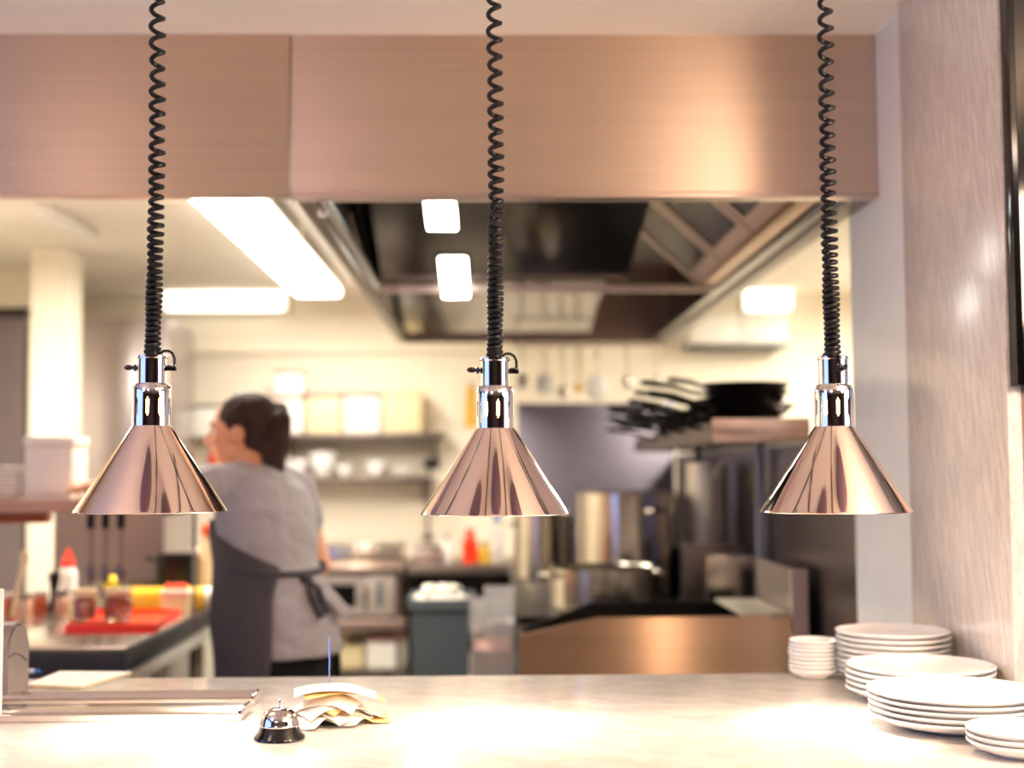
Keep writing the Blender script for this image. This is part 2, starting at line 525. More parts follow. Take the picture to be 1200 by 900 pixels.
# ------------------------------------------------------------------ bulkhead and extractor hood
zt, zb = P(600, 30, YH).z, P(700, 226, YH).z
xs = P(341, 130, YH).x
zb_l = zb - 0.004
bulk = tag(solid('bulkhead_panel', M['fascia'], (-2.98, YH, zb_l), (xs - 0.003, YH + 0.05, zt), bevel=0.002),
           'lilac-brown brushed steel bulkhead panel beside the hood, behind the first cord', 'panel')
struct(solid('trim_3', M['ceiling'], (-2.98, YH - 0.0, zt + 0.001), (XW - 0.014, YH + 0.06, CEIL - 0.001)))
HB = 7.13
M['gutter'] = mat('gutter_steel', '#8f857c', 0.35, 0.9, vary=0.05)
XL, XR = P(347, 228, YH).x, XW - 0.005
hood = thing('extractor_hood', 'large stainless extractor hood with dark mirrored underside over the cooking line', 'hood', ((XL + XR) / 2, (YH + HB) / 2, zb))
solid('front_panel', M['fascia'], (xs, YH, zb), (XW - 0.001, YH + 0.02, zt), hood, bevel=0.002)
solid('front_lip', M['steel'], (xs, YH - 0.006, zb - 0.012), (XW - 0.001, YH + 0.05, zb - 0.0005), hood, bevel=0.003)
zr = zb                                              # rim height
solid('side_panel', M['steel_dark'], (XL, YH + 0.051, zr + 0.03), (XL + 0.015, HB, CEIL - 0.002), hood)
solid('side_panel', M['steel_dark'], (XR - 0.015, YH + 0.051, zr + 0.03), (XR, HB, CEIL - 0.002), hood)
solid('gutter_rail', M['gutter'], (XL - 0.005, YH + 0.051, zr - 0.012), (XL + 0.032, HB, zr + 0.029), hood, bevel=0.004)
MB().box((XL + 0.033, YH + 0.051, zr + 0.004), (XL + 0.065, 5.12, zr + 0.02)).build('gutter_lip', M['steel_dark'], hood)
solid('gutter_rail', M['gutter'], (XR - 0.05, YH + 0.051, zr - 0.012), (XR + 0.003, HB, zr + 0.029), hood, bevel=0.004)
solid('gutter_rail', M['steel_dark'], (XR - 0.10, YH + 0.051, zr + 0.0), (XR - 0.051, HB, zr + 0.025), hood, bevel=0.004)
solid('gutter_rail', M['steel_copper'], (XR - 0.16, YH + 0.051, zr + 0.012), (XR - 0.102, 5.12, zr + 0.04), hood, bevel=0.004)
solid('back_panel', M['steel'], (XL, HB, zr - 0.01), (XR, HB + 0.02, CEIL - 0.002), hood)
solid('cross_bar', M['bar'], (XL + 0.051, 5.14, zr - 0.004), (XR - 0.103, 5.17, zr + 0.022), hood, bevel=0.004)


def roof(y0, z0, y1, z1, name='roof_panel'):
    d = Vector((0, y1 - y0, z1 - z0)).normalized()
    n = Vector((0, -d.z, d.y))
    a = Vector((XL + 0.02, y0, z0)); b = Vector((XR - 0.02, y0, z0)); c = Vector((XR - 0.02, y1, z1)); e = Vector((XL + 0.02, y1, z1))
    b.x = c.x = XR - 0.44
    return MB().prism([a, b, c, e], n * 0.012).build(name, M['hood_mirror'], hood)


RY0, RZ0, RY1, RZ1 = YH + 0.06, zr + 0.36, 5.14, zr + 0.03
roof(RY0, RZ0, RY1, RZ1)
roof(5.18, zr + 0.30, HB - 0.01, zr + 0.02)


def on_roof(px, py):
    d = CAM_ROT @ Vector(((px - 600) / F_PX, -(py - 450) / F_PX, -1))
    k = (RZ1 - RZ0) / (RY1 - RY0)
    t_ = (RZ0 - k * RY0 - H) / (d.z - k * d.y)
    return Vector((0, 0, H)) + d * t_


sl = math.atan2(RZ1 - RZ0, RY1 - RY0)
for (x0, y0, x1, y1) in ((499, 224, 534, 266), (517, 300, 548, 346)):
    a, b = on_roof((x0 + x1) / 2, y0), on_roof((x0 + x1) / 2, y1)
    w = (x1 - x0) / F_PX * (a.y + b.y) / 2 / 2
    c = (a + b) / 2
    L = (a - b).length / 2
    MB().box(c - Vector((w, L, 0.010)), c + Vector((w, L, -0.002)), rot=Matrix.Rotation(sl, 3, 'X'), bevel=0.003).build('hood_light', M['hood_glow'], hood)
    fr = MB().box(c - Vector((w + 0.012, L + 0.015, 0.006)), c + Vector((w + 0.012, L + 0.015, 0.0)), rot=Matrix.Rotation(sl, 3, 'X')).build('light_frame', M['steel_dark'], hood)
# baffle filters leaning along the far side of the hood
fx0, fz0 = XR - 0.165, zr + 0.03
fx1, fz1 = XR - 0.46, zr + 0.30
for k in range(3):
    y0 = YH + 0.10 + k * 0.56
    y1 = y0 + 0.54
    u = Vector((fx1 - fx0, 0, fz1 - fz0))
    L = u.length
    u.normalize()
    nrm = Vector((u.z, 0, -u.x))
    nrm = -nrm if nrm.z > 0 else nrm
    o0 = Vector((fx0, 0, fz0))

    def slat(y_a, y_b, s0, s1, h0, h1):
        a = o0 + u * s0 + nrm * h0
        b = o0 + u * s1 + nrm * h0
        return [Vector((a.x, y_a, a.z)), Vector((b.x, y_a, b.z)), Vector((b.x, y_b, b.z)), Vector((a.x, y_b, a.z))], nrm * (h1 - h0)
    fm = MB()
    for seg in ((y0, y0 + 0.05, 0, L), (y1 - 0.05, y1, 0, L), (y0 + 0.05, y1 - 0.05, 0, 0.05), (y0 + 0.05, y1 - 0.05, L - 0.05, L)):
        pl, dd = slat(seg[0], seg[1], seg[2], seg[3], 0.0, 0.022)
        fm.prism(pl, dd)
    ft = fm.build('baffle_filter', M['steel'], hood, smooth=False)
    pm = MB()
    pl, dd = slat(y0 + 0.05, y1 - 0.05, 0.05, L - 0.05, -0.004, 0.004)
    pm.prism(pl, dd)
    for q in range(9):
        ya = y0 + 0.06 + q * 0.047
        pl, dd = slat(ya, ya + 0.026, 0.052, L - 0.052, 0.004, 0.015)
        pm.prism(pl, dd)
    pm.build('baffle', M['steel_dark'], ft, smooth=False)
kb = P(378, 238, YH + 0.1)
MB().lathe([(0, 0), (0.012, 0), (0.012, 0.012), (0.006, 0.016), (0.006, 0.026), (0, 0.026)], (kb.x, kb.y, zr - 0.037), 20).build('drain_knob', M['chrome'], hood)

# ------------------------------------------------------------------ ceiling lights of the kitchen
def ceiling_light(x, y0, y1, w, label, group='kitchen ceiling lights'):
    t_ = thing('ceiling_light', label, 'ceiling light', (x, (y0 + y1) / 2, CEIL - 0.09), group)
    solid('housing', M['white_plastic'], (x - w / 2, y0, CEIL - 0.05), (x + w / 2, y1, CEIL - 0.001), t_)
    solid('diffuser', M['tube'], (x - w / 2 + 0.008, y0 + 0.01, CEIL - 0.09), (x + w / 2 - 0.008, y1 - 0.01, CEIL - 0.0505), t_, bevel=0.012)


ceiling_light(-0.97, 4.4, 5.95, 0.26, 'bright fluorescent ceiling light close to the hood edge, nearer of the pair')
ceiling_light(-0.97, 6.05, 7.7, 0.26, 'bright fluorescent ceiling light beyond the first, with its rounded end in view')
ceiling_light(1.75, 3.9, 5.4, 0.26, 'fluorescent ceiling light over the far side of the hood')
ceiling_light(2.15, 6.0, 7.5, 0.26, 'fluorescent ceiling light over the far corner past the cooking range')
ceiling_light(-2.3, 4.3, 5.75, 0.26, 'fluorescent ceiling light over the prep counter')
bt = thing('light_batten', 'slim unlit white ceiling batten near the pale column', 'ceiling light', (-1.80, 5.75, CEIL - 0.05))
solid('batten_body', M['white_plastic'], (-1.835, 5.45, CEIL - 0.05), (-1.765, 6.1, CEIL - 0.001), bt, bevel=0.008)
wl = P(262, 351, 8.2)
wt = thing('wall_light', 'long bright fluorescent light at the top of the far wall', 'wall light', (wl.x, 8.29, wl.z - 0.06))
a, b = P(190, 341, 8.2), P(335, 364, 8.2)
solid('housing', M['white_plastic'], (a.x, 8.24, b.z), (b.x, 8.299, a.z), wt)
solid('diffuser', M['tube_soft'], (a.x + 0.02, 8.17, b.z + 0.005), (b.x - 0.02, 8.2395, a.z - 0.005), wt, bevel=0.02)
a, b = P(872, 336, 8.2), P(930, 364, 8.2)
wt = thing('wall_light', 'short bright wall light over the white cupboard by the hood corner', 'wall light', ((a.x + b.x) / 2, 8.29, b.z))
solid('housing', M['white_plastic'], (a.x, 8.24, b.z), (b.x, 8.299, a.z), wt)
solid('diffuser', M['tube_soft'], (a.x + 0.01, 8.17, b.z + 0.005), (b.x - 0.01, 8.2395, a.z - 0.005), wt, bevel=0.03)
a, b = P(806, 368, 8.1), P(922, 404, 8.1)
cb = thing('wall_cupboard', 'white wall cupboard under the short wall light', 'cupboard', ((a.x + b.x) / 2, 8.2, b.z))
solid('carcass', M['white_plastic'], (a.x, 8.06, b.z), (b.x, 8.299, a.z), cb, bevel=0.004)
xm = (a.x + b.x) / 2
for x0, x1 in ((a.x + 0.008, xm - 0.003), (xm + 0.003, b.x - 0.008)):
    solid('door', M['white_plastic'], (x0, 8.042, b.z + 0.01), (x1, 8.0595, a.z - 0.008), cb, bevel=0.003)
solid('bottom_rail', M['bin_grey'], (a.x, 8.05, b.z - 0.018), (b.x, 8.29, b.z - 0.001), cb)

# ------------------------------------------------------------------ heat lamps
YL = 2.30
px2m = YL / F_PX


def heat_lamp(loc):
    t_ = thing('heat_lamp', 'x', 'lamp', loc, 'chrome heat lamps on coiled black cords')
    S = YL / 2.15
    t_.scale = (S, S, S)
    # shade: thin spun cone with a rolled rim (outside, then inside)
    sh = MB().lathe([(0.0305, 0.1345), (0.033, 0.131), (0.1165, 0.0035), (0.1178, 0.0012), (0.1172, 0.0), (0.1155, 0.0012), (0.032, 0.1285)], segs=96)
    sh.build('shade', M['chrome_pink'], t_, local=True)
    MB().lathe([(0.1150, 0.0016), (0.0316, 0.1281), (0.0290, 0.1316)], segs=72).build('shade_lining', M['lining'], t_, local=True)  # unseen inner skin, added matt to scatter bulb light off the counter
    # collar with ventilation slots
    col = MB()
    N, segs = 10, 120
    rc = 0.0305
    zs = [0.131, 0.1365, 0.150, 0.1535, 0.1755, 0.179, 0.190, 0.1965, 0.2, 0.2015]
    rr = [rc, rc, rc, rc, rc, rc, rc, rc - 0.0015, rc - 0.004, rc - 0.0075]
    grid = [[col.bm.verts.new((rr[k] * math.cos(2 * PI * i / segs), rr[k] * math.sin(2 * PI * i / segs), zs[k])) for i in range(segs)] for k in range(len(zs))]
    for k in range(len(zs) - 1):
        for i in range(segs):
            ph = i % (segs // N)
            if k == 3 and ph in (5, 6, 7):
                continue
            if k in (2, 4) and ph == 6:
                continue
            j = (i + 1) % segs
            col.bm.faces.new((grid[k][i], grid[k][j], grid[k + 1][j], grid[k + 1][i]))
    cobj = col.build('collar', M['chrome'], t_, local=True)
    MB().lathe([(0.0232, 0.2012), (0.0232, 0.240), (0.0246, 0.2415), (0.0246, 0.2445), (0.022, 0.246), (0.010, 0.246), (0, 0.246)], segs=48).build('neck', M['chrome'], t_, local=True)
    # bulb
    bl = MB().lathe([(0, 0.196), (0.014, 0.195), (0.018, 0.18), (0.018, 0.13), (0.036, 0.09), (0.042, 0.065), (0.036, 0.048), (0.02, 0.04), (0, 0.038)], segs=32)
    bl.build('bulb', M['bulb'], t_, local=True)
    # thumb screw and cord clip
    MB().tube([(-0.022, 0, 0.226), (-0.034, 0, 0.226)], 0.0028, 10).ball((-0.037, 0, 0.2265), (0.0075, 0.003, 0.0045), seg=12).ball((-0.027, 0, 0.226), (0.003, 0.006, 0.006), seg=12).build('thumb_screw', M['black_enamel'], t_, local=True)
    loop = [(0.016 + 0.0195 * math.sin(a * 0.5) * 1.0, 0.0, 0.249 - 0.012 + 0.0145 * math.cos(a)) for a in [PI * q / 14 for q in range(0, 15)]]
    loop = [(0.012, 0, 0.249), (0.018, 0, 0.2525), (0.025, 0, 0.2525), (0.031, 0, 0.249), (0.0345, 0, 0.242), (0.035, 0, 0.234), (0.034, 0, 0.228)]
    MB().tube(loop, 0.0022, 8).build('cord_loop', M['black_rubber'], t_, local=True)
    MB().box((0.0235, -0.004, 0.221), (0.038, 0.004, 0.230), bevel=0.0015).build('cord_clip', M['black_enamel'], t_, local=True)
    # coiled cord: tight at the bottom, stretched at the top
    pts = []
    z, ang = 0.247, 0.0
    top = (CEIL - 0.062 * S - loc[2]) / S
    n = 16
    while z < top:
        h = z - 0.247
        pitch = 0.0084 if h < 0.085 else 0.0084 + 0.019 * min(1.0, (h - 0.085) / 0.40)
        rad = 0.0098 + 0.0007 * math.sin(z * 60)
        cx = 0.0035 * math.sin(h * 5.0)
        pts.append((cx + rad * math.cos(ang), rad * math.sin(ang), z))
        ang += 2 * PI / n
        z += pitch / n
    cb_ = MB().tube(pts, 0.0039, 8)
    cb_.tube([(0, 0, 0.2465), (0.0, 0, 0.262)], 0.0105, 16)
    cb_.build('coiled_cord', M['black_rubber'], t_, local=True)
    MB().lathe([(0, top + 0.0605), (0.05, top + 0.0605), (0.05, top + 0.045), (0.02, top + 0.01), (0.012, top - 0.01), (0, top - 0.01)], segs=32).build('ceiling_cup', M['chrome'], t_, local=True)
    return t_


def lamp_loc(px, py):
    return P(px, py, YL)


lab = ['chrome heat lamp hanging in front of the woman in the charcoal apron',
       'chrome heat lamp hanging in front of the stockpots and grey bin',
       'chrome heat lamp beside the marble wall, its screw facing the viewer']
proto = heat_lamp(lamp_loc(176.5, 600))
proto['label'] = lab[0]
spot_d = bpy.data.lights.new('heat_bulb_light', 'SPOT')
spot_d.energy, spot_d.color, spot_d.spot_size, spot_d.spot_blend, spot_d.shadow_soft_size = 14, (1.0, 0.90, 0.76), R(52), 1.0, 0.035
wide_d = spot_d.copy()
wide_d.energy, wide_d.spot_size = 5.5, R(135)
for i, (px, py, rz) in enumerate(((176.5, 600, 0), (580.5, 602.5, R(8)), (979.5, 600, R(105)))):
    o = proto if i == 0 else copy_tree(proto)
    o.location = lamp_loc(px, py)
    o.rotation_euler = (0, 0, rz)
    o['label'] = lab[i]
    s = bpy.data.objects.new('heat_bulb_light', spot_d)
    s.location = o.location + Vector((0, 0, 0.036))
    s.rotation_euler = (R(9), 0, 0)
    COL.objects.link(s)
    s = bpy.data.objects.new('heat_bulb_light', wide_d)
    s.location = o.location + Vector((0, 0, 0.036))
    s.rotation_euler = (R(9), 0, 0)
    COL.objects.link(s)

# ------------------------------------------------------------------ things on the pass counter
# service bell
c = PZ(327.5, 866, ZC)
bell = thing('service_bell', 'chrome dome service bell with a black flared base next to the spiked receipts', 'bell', (c.x, c.y, ZC))
MB().lathe([(0, 0.0005), (0.040, 0.0005), (0.0412, 0.002), (0.0405, 0.005), (0.034, 0.0125), (0.0315, 0.0195), (0.030, 0.021), (0, 0.021)], segs=48).build('base', M['black_enamel'], bell, local=True)
MB().lathe([(0.0315, 0.0215), (0.0322, 0.023), (0.0312, 0.0255), (0.0305, 0.030), (0.028, 0.038), (0.022, 0.045), (0.013, 0.0487), (0.0045, 0.0495), (0, 0.0495)], segs=48).build('dome', M['chrome'], bell, local=True)
MB().lathe([(0, 0.0497), (0.004, 0.0497), (0.004, 0.053), (0.0022, 0.0535), (0.0022, 0.058), (0.0036, 0.059), (0.003, 0.0625), (0, 0.0635)], segs=20).build('button', M['chrome'], bell, local=True)

# receipt spike with impaled receipts
c = PZ(386, 846, ZC)
spk = thing('receipt_spike', 'thin upright steel spike holding the crumpled receipts', 'spike', (c.x, c.y, ZC))
MB().lathe([(0, 0.0005), (0.035, 0.0005), (0.035, 0.004), (0.02, 0.007), (0.0, 0.008)], segs=32).build('base', M['black_enamel'], spk, local=True)
MB().tube([(0, 0, 0.007), (0, 0, 0.135), (0.0, 0, 0.148)], [0.0014, 0.0014, 0.0002], 8).build('spike', M['chrome'], spk, local=True)
ords = ['topmost', 'second', 'third', 'fourth', 'fifth', 'sixth', 'seventh', 'eighth', 'ninth', 'tenth', 'eleventh']
NR = 9
rnd = random.Random(21)
for k in range(NR):
    zbase = 0.064 - k * 0.0060
    L, Wd = rnd.uniform(0.135, 0.17), rnd.uniform(0.078, 0.088)
    ang = [8, 24, -12, 34, 150, -35, 12, 60, -20][k]
    rx = R(ang)
    amp = 0.010 + 0.003 * k
    bm = MB()
    nu, nv = 18, 10
    g = []
    offx, offy = rnd.uniform(-0.022, 0.028), rnd.uniform(-0.012, 0.012)
    for i in range(nu + 1):
        row = []
        for j in range(nv + 1):
            u, v = (i / nu - 0.5) * L + offx, (j / nv - 0.5) * Wd + offy
            x, y = u * math.cos(rx) - v * math.sin(rx), u * math.sin(rx) + v * math.cos(rx)
            rad = math.hypot(x, y)
            droop = -min(zbase - 0.002 - k * 0.0004, (zbase * 0.75) * (rad / 0.075) ** 1.7) if k > 1 else -0.012 * (rad / 0.07) ** 2
            wr = amp * noise.noise(Vector((x * 22 + k * 7.3, y * 22, k * 3.1))) * min(1, rad / 0.02)
            z_ = max(0.0008 + 0.0005 * (NR - k), zbase + droop + wr * (0.4 if k > 1 else 0.28))
            row.append(bm.bm.verts.new((x, y, z_)))
        g.append(row)
    for i in range(nu):
        for j in range(nv):
            bm.bm.faces.new((g[i][j], g[i + 1][j], g[i + 1][j + 1], g[i][j + 1]))
    o = bm.build('receipt', M['paper_yellow'] if k in (1, 4, 6) else M['paper'], None, origin=(0, 0, 0))
    o.location = (c.x, c.y, ZC)
    sm = o.modifiers.new('thickness', 'SOLIDIFY')
    sm.thickness = 0.0003
    tag(o, ('%s%s receipt from the top on the spike' % ('yellow copy paper ' if k in (1, 4, 6) else 'crumpled white paper ', ords[k])) if k else 'curled white receipt lying topmost on the spike', 'receipt', 'receipts on the spike')

# ticket rails: long aluminium sliders lying on the counter
def rail(px0, px1, py0, py1, label, grooves):
    a, b = PZ(px0, py0, ZC), PZ(px1, py1, ZC)
    t_ = thing('ticket_rail', label, 'ticket rail', ((a.x + b.x) / 2, (a.y + b.y) / 2, ZC), 'ticket rails on the counter')
    y0, y1 = min(a.y, b.y), max(a.y, b.y)
    prof = [(y0, 0.001), (y1, 0.001), (y1, 0.016), (y1 - 0.006, 0.018)]
    nG = grooves
    for q in range(nG):
        f = 1 - (q + 0.5) / nG
        yy = y0 + 0.012 + (y1 - y0 - 0.024) * f
        prof += [(yy + 0.006, 0.010), (yy, 0.014), (yy - 0.004, 0.010)]
    prof += [(y0 + 0.010, 0.007), (y0 + 0.004, 0.014), (y0, 0.012)]
    MB().prism([Vector((a.x, y, ZC + z)) for y, z in prof], (b.x - a.x, 0, 0)).build('channel', M['steel_rail'], t_)
    MB().box((b.x, y0 - 0.001, ZC + 0.0005), (b.x + 0.006, y1 + 0.001, ZC + 0.019), bevel=0.002).build('end_cap', M['chrome'], t_)


M['steel_rail'] = mat('polished_aluminium', '#efe4dc', 0.12, 1.0, vary=0.04, scale=8, stretch=(0.2, 4, 4), rvary=0.06)
rail(-420, 302, 832, 819, 'longer polished aluminium ticket rail lying along the counter, rearmost', 2)
rail(-440, 290, 851, 834, 'shorter polished aluminium ticket rail lying in front of the longer one', 1)

# ticket printer
pr0 = PZ(38, 803, ZC)
xr, y0p = -0.911, 2.616
pt = thing('ticket_printer', 'grey-brown ticket printer with a rounded lid at the counter end', 'printer', (xr - 0.08, y0p + 0.055, ZC))
prof = [(0, 0.002), (0.19, 0.002), (0.19, 0.095), (0.165, 0.128), (0.12, 0.137), (0.06, 0.134), (0.025, 0.118), (0.006, 0.09), (0.0, 0.075)]
MB().prism([Vector((xr - 0.155, y0p + y * 0.6, ZC + z)) for y, z in prof], (0.155, 0, 0)).build('case', M['printer'], pt, smooth=False)
lidp = [(0.005, 0.094), (0.02, 0.119), (0.06, 0.137), (0.12, 0.140), (0.165, 0.131), (0.185, 0.104), (0.185, 0.108), (0.168, 0.135), (0.12, 0.1435), (0.058, 0.1405), (0.016, 0.121), (0.002, 0.096)]
MB().prism([Vector((xr - 0.15, y0p + y * 0.6, ZC + z)) for y, z in lidp], (0.145, 0, 0)).build('lid', M['printer'], pt, smooth=False)
MB().tube([Vector((xr + 0.0008, y0p + y * 0.6, ZC + z)) for y, z in ((0.002, 0.085), (0.05, 0.088), (0.11, 0.080), (0.15, 0.068), (0.188, 0.064))], 0.0016, 6).build('seam', M['printer_dark'], pt)
MB().cyl((xr - 0.02, y0p - 0.005), 0.003, ZC + 0.008, ZC + 0.012, 12).build('status_lamp', M['black_gloss'], pt)
# white card stand
cs = P(3, 740, 2.44)
k = thing('card_stand', 'white upright card stand cut by the picture edge, in front of the ticket printer', 'card stand', (cs.x - 0.06, 2.44, ZC))
solid('card', M['white_plastic'], (cs.x - 0.15, 2.438, ZC + 0.006), (cs.x, 2.444, P(3, 690, 2.44).z), k, bevel=0.001)
solid('foot', M['white_plastic'], (cs.x - 0.15, 2.425, ZC + 0.0005), (cs.x, 2.457, ZC + 0.006), k, bevel=0.002)
# order pad and pen
a, b, c_, d_ = PZ(30, 806, ZC), PZ(96, 808, ZC), PZ(155, 790.5, ZC), PZ(70, 790, ZC)
pd = thing('order_pad', 'blank white order pad lying behind the ticket rails', 'notepad', ((a.x + c_.x) / 2, (a.y + c_.y) / 2, ZC))
lift = Vector((0, 0, 0.0005))
MB().prism([p + lift for p in (a, b, c_, d_)], (0, 0, 0.004)).build('backing', M['cream_plastic'], pd)
ins = [p.lerp((a + b + c_ + d_) / 4, 0.01) + Vector((0, 0, 0.0047)) for p in (a, b, c_, d_)]
MB().prism(ins, (0, 0, 0.002)).build('top_sheet', M['paper'], pd)
e = PZ(47, 790, ZC)
pen = thing('pen', 'blue pen end showing behind the ticket printer', 'pen', (e.x - 0.06, e.y, ZC))
zp = Vector((0, 0, 0.0056))
MB().tube([Vector((e.x - 0.12, e.y + 0.03, ZC)) + zp, Vector((e.x - 0.012, e.y + 0.003, ZC)) + zp], 0.005, 12).build('barrel', M['white_plastic'], pen)
MB().tube([Vector((e.x - 0.0119, e.y + 0.003, ZC)) + zp, Vector((e.x, e.y, ZC)) + zp], [0.0054, 0.0035], 12).build('cap', M['blue'], pen)

# plates
def plate_mesh(r, depth):
    return MB().lathe([(0, 0.0022), (0.52 * r, 0.0022), (0.55 * r, 0.0), (0.60 * r, 0.0), (0.63 * r, 0.003), (0.86 * r, depth * 0.5), (0.965 * r, depth * 0.86),
                       (r, depth), (r * 0.998, depth + 0.0022), (r * 0.98, depth + 0.003), (0.93 * r, depth * 0.82), (0.84 * r, depth * 0.6), (0.62 * r, 0.0075), (0, 0.0065)], segs=72)


def plates(x, y, r, n, step, depth, desc, group):
    first = None
    for q in range(n):                       # q counts from the bottom
        if first is None:
            o = first = plate_mesh(r, depth).build('dinner_plate', M['china'], None, origin=(0, 0, 0))
        else:
            o = first.copy()
            COL.objects.link(o)
        jx, jy = random.uniform(-.0015, .0015), random.uniform(-.0015, .0015)
        o.location = (x + jx, y + jy, ZC + 0.0006 + q * step)
        top = n - 1 - q
        pos = 'topmost' if top == 0 else 'lowest' if q == 0 else ords[top] + ' from top'
        tag(o, 'white plate, %s, in %s' % (pos, desc), 'plate', group)


plates(0.775, 2.30, 0.143, 5, 0.0098, 0.021, 'the wide stack nearest the viewer', 'plates in the wide front stack')
plates(0.802, 2.575, 0.136, 5, 0.0105, 0.021, 'the stack behind the wide front one', 'plates in the second stack')
plates(0.822, 2.815, 0.115, 8, 0.0112, 0.020, 'the tall stack at the wall', 'plates in the tall stack at the wall')
plates(0.666, 2.855, 0.050, 8, 0.0085, 0.016, 'the small stack at the counter back edge', 'small plates at the counter back edge')
plates(0.803, 2.075, 0.085, 3, 0.0095, 0.019, 'the low stack of side plates', 'side plates in the low front stack')
def box_thing(name, label, cat, lo, hi, m, lidm=None, lidh=0.02, group=None, bevel=0.006):
    t_ = thing(name, label, cat, ((lo[0] + hi[0]) / 2, (lo[1] + hi[1]) / 2, lo[2]), group)
    solid('body', m, lo, (hi[0], hi[1], hi[2] - (lidh if lidm else 0)), t_, bevel=bevel)
    if lidm:
        solid('lid', lidm, (lo[0] - 0.004, lo[1] - 0.004, hi[2] - lidh + 0.0005), (hi[0] + 0.004, hi[1] + 0.004, hi[2]), t_, bevel=min(bevel, lidh / 3))
    return t_


M['steel_dark2'] = mat('shelf_steel', '#7d7069', 0.4, 0.8, vary=0.05)

# ------------------------------------------------------------------ prep counter on the far side of the aisle
ZT = 0.90
TX, TY0, TY1 = P(148, 752, 3.75).x, 3.75, 4.95
tb = thing('prep_counter', 'steel topped prep counter with dark cabinet front and side rail, crowded with jars', 'counter', (-1.8, 4.35, 0))
solid('worktop', M['steel_top'], (-2.9, TY0, ZT - 0.012), (TX, TY1, ZT), tb, bevel=0.003)
solid('edge_band', M['slate_edge'], (-2.9, TY0 + 0.003, ZT - 0.07), (TX - 0.003, TY1, ZT - 0.0125), tb, bevel=0.003)
solid('cabinet', mat('slate_cabinet', '#4a4a58', 0.35, 0.3, vary=0.08), (-2.9, TY0 + 0.05, 0.08), (TX - 0.30, TY1 - 0.05, ZT - 0.0705), tb)
for q in range(3):
    solid('door', M['cab_door'] if 'cab_door' in M else M.setdefault('cab_door', mat('slate_door', '#565462', 0.35, 0.3, vary=0.06)), (-2.88 + q * 0.53, TY0 + 0.03, 0.12), (-2.88 + q * 0.53 + 0.51, TY0 + 0.0495, ZT - 0.085), tb, bevel=0.003)
MB().box((TX - 0.05, TY0 + 0.08, ZT - 0.125), (TX - 0.015, TY1 - 0.02, ZT - 0.085), bevel=0.008).build('side_rail', M['rail_steel'], tb)
for y in (TY0 + 0.6, TY1 - 0.06):
    solid('leg', M['steel_pot'], (TX - 0.08, y, 0.0), (TX - 0.035, y + 0.045, ZT - 0.126), tb, bevel=0.004)
solid('leg', M['steel_dark'], (TX - 0.08, TY0 + 0.06, 0.0), (TX - 0.035, TY0 + 0.105, ZT - 0.126), tb, bevel=0.004)

# red tray with the two relish jars
ta, tb_, tc_, td_ = PZ(76, 741, ZT), PZ(184, 741, ZT), PZ(212, 722, ZT), PZ(100, 722, ZT)
tray = thing('red_tray', 'bright red plastic tray on the prep counter under two relish jars', 'tray', ((ta.x + tc_.x) / 2, (ta.y + tc_.y) / 2, ZT))
quad = [p + Vector((0, 0, 0.0005)) for p in (ta, tb_, tc_, td_)]
MB().prism(quad, (0, 0, 0.012)).build('board', M['red_plastic'], tray)
cen = sum(quad, Vector()) / 4
for i in range(4):
    p, q = quad[i], quad[(i + 1) % 4]
    pi_, qi = p.lerp(cen, 0.06), q.lerp(cen, 0.06)
    z = Vector((0, 0, 0.0122))
    MB().prism([p + z, q + z, qi + z, pi_ + z], (0, 0, 0.010)).build('rim', M['red_plastic'], tray)


def jar(px, py, r, h, label, lid=None, fill=None, name='relish_jar', z0=ZT, body=None, fh=0.75, group=None):
    c0 = PZ(px, py, z0)
    t_ = thing(name, label, 'jar', (c0.x, c0.y, z0), group)
    MB().lathe([(0, 0.0008), (r * 0.92, 0.0008), (r, 0.006), (r, h * 0.86), (r * 0.88, h * 0.95), (r * 0.88, h), (r * 0.82, h), (r * 0.82, h * 0.95), (r * 0.93, h * 0.85), (r * 0.93, 0.008), (0, 0.006)], segs=32).build('vessel', body or M['glass'], t_, local=True)
    if fill:
        MB().lathe([(0, 0.0085), (r * 0.9, 0.0085), (r * 0.9, h * fh), (0, h * fh)], segs=28).build('contents', fill, t_, local=True)
    if lid:
        MB().lathe([(0, h + 0.018), (r * 0.92, h + 0.018), (r * 0.97, h + 0.015), (r * 0.95, h - 0.0), (0, h + 0.0005)], segs=28).build('lid', lid, t_, local=True)
    return t_


jar(98, 727, 0.040, 0.078, 'glass jar of red-brown relish on the red tray, beside the bare steel', M['cream_plastic'], M['copper'], fh=0.88, z0=ZT + 0.0135, group='relish jars on the red tray')
jar(138, 727, 0.044, 0.080, 'glass jar of red-brown relish on the red tray, beside the yellow roll', M['cream_plastic'], M['copper'], fh=0.88, z0=ZT + 0.0135, group='relish jars on the red tray')
# row of small condiment pots
for q, (px, py, lid_) in enumerate(((12, 724, 0), (30, 726, 1), (47, 722, 0), (72, 722, 1))):
    jar(px, py, 0.024, 0.066, ['small steel condiment pot at the picture edge', 'small condiment pot with a steel lid under the slanting spatula', 'small steel condiment pot second from the red tray', 'small condiment pot with a steel lid next to the red tray'][q],
        M['steel_dark2'] if lid_ else M['steel_pot'], None, 'condiment_pot', body=M['copper_metal'] if q % 2 == 0 else M['steel_copper'], group='small condiment pots in a row')
# spatula leaning in the pots
a, b = P(14, 722, 4.05), P(27, 660, 4.12)
s = thing('spatula', 'pale wooden spatula slanting up out of the condiment pots', 'spatula', (a.x, a.y, ZT + 0.07))
MB().tube([a.lerp(b, f) for f in (0.0, 0.5, 1.0)], [0.006, 0.007, 0.009], 8).build('handle', M['cream_plastic'], s)
MB().ball(b + (b - a).normalized() * 0.016, (0.014, 0.006, 0.026)).build('blade', M['cream_plastic'], s)
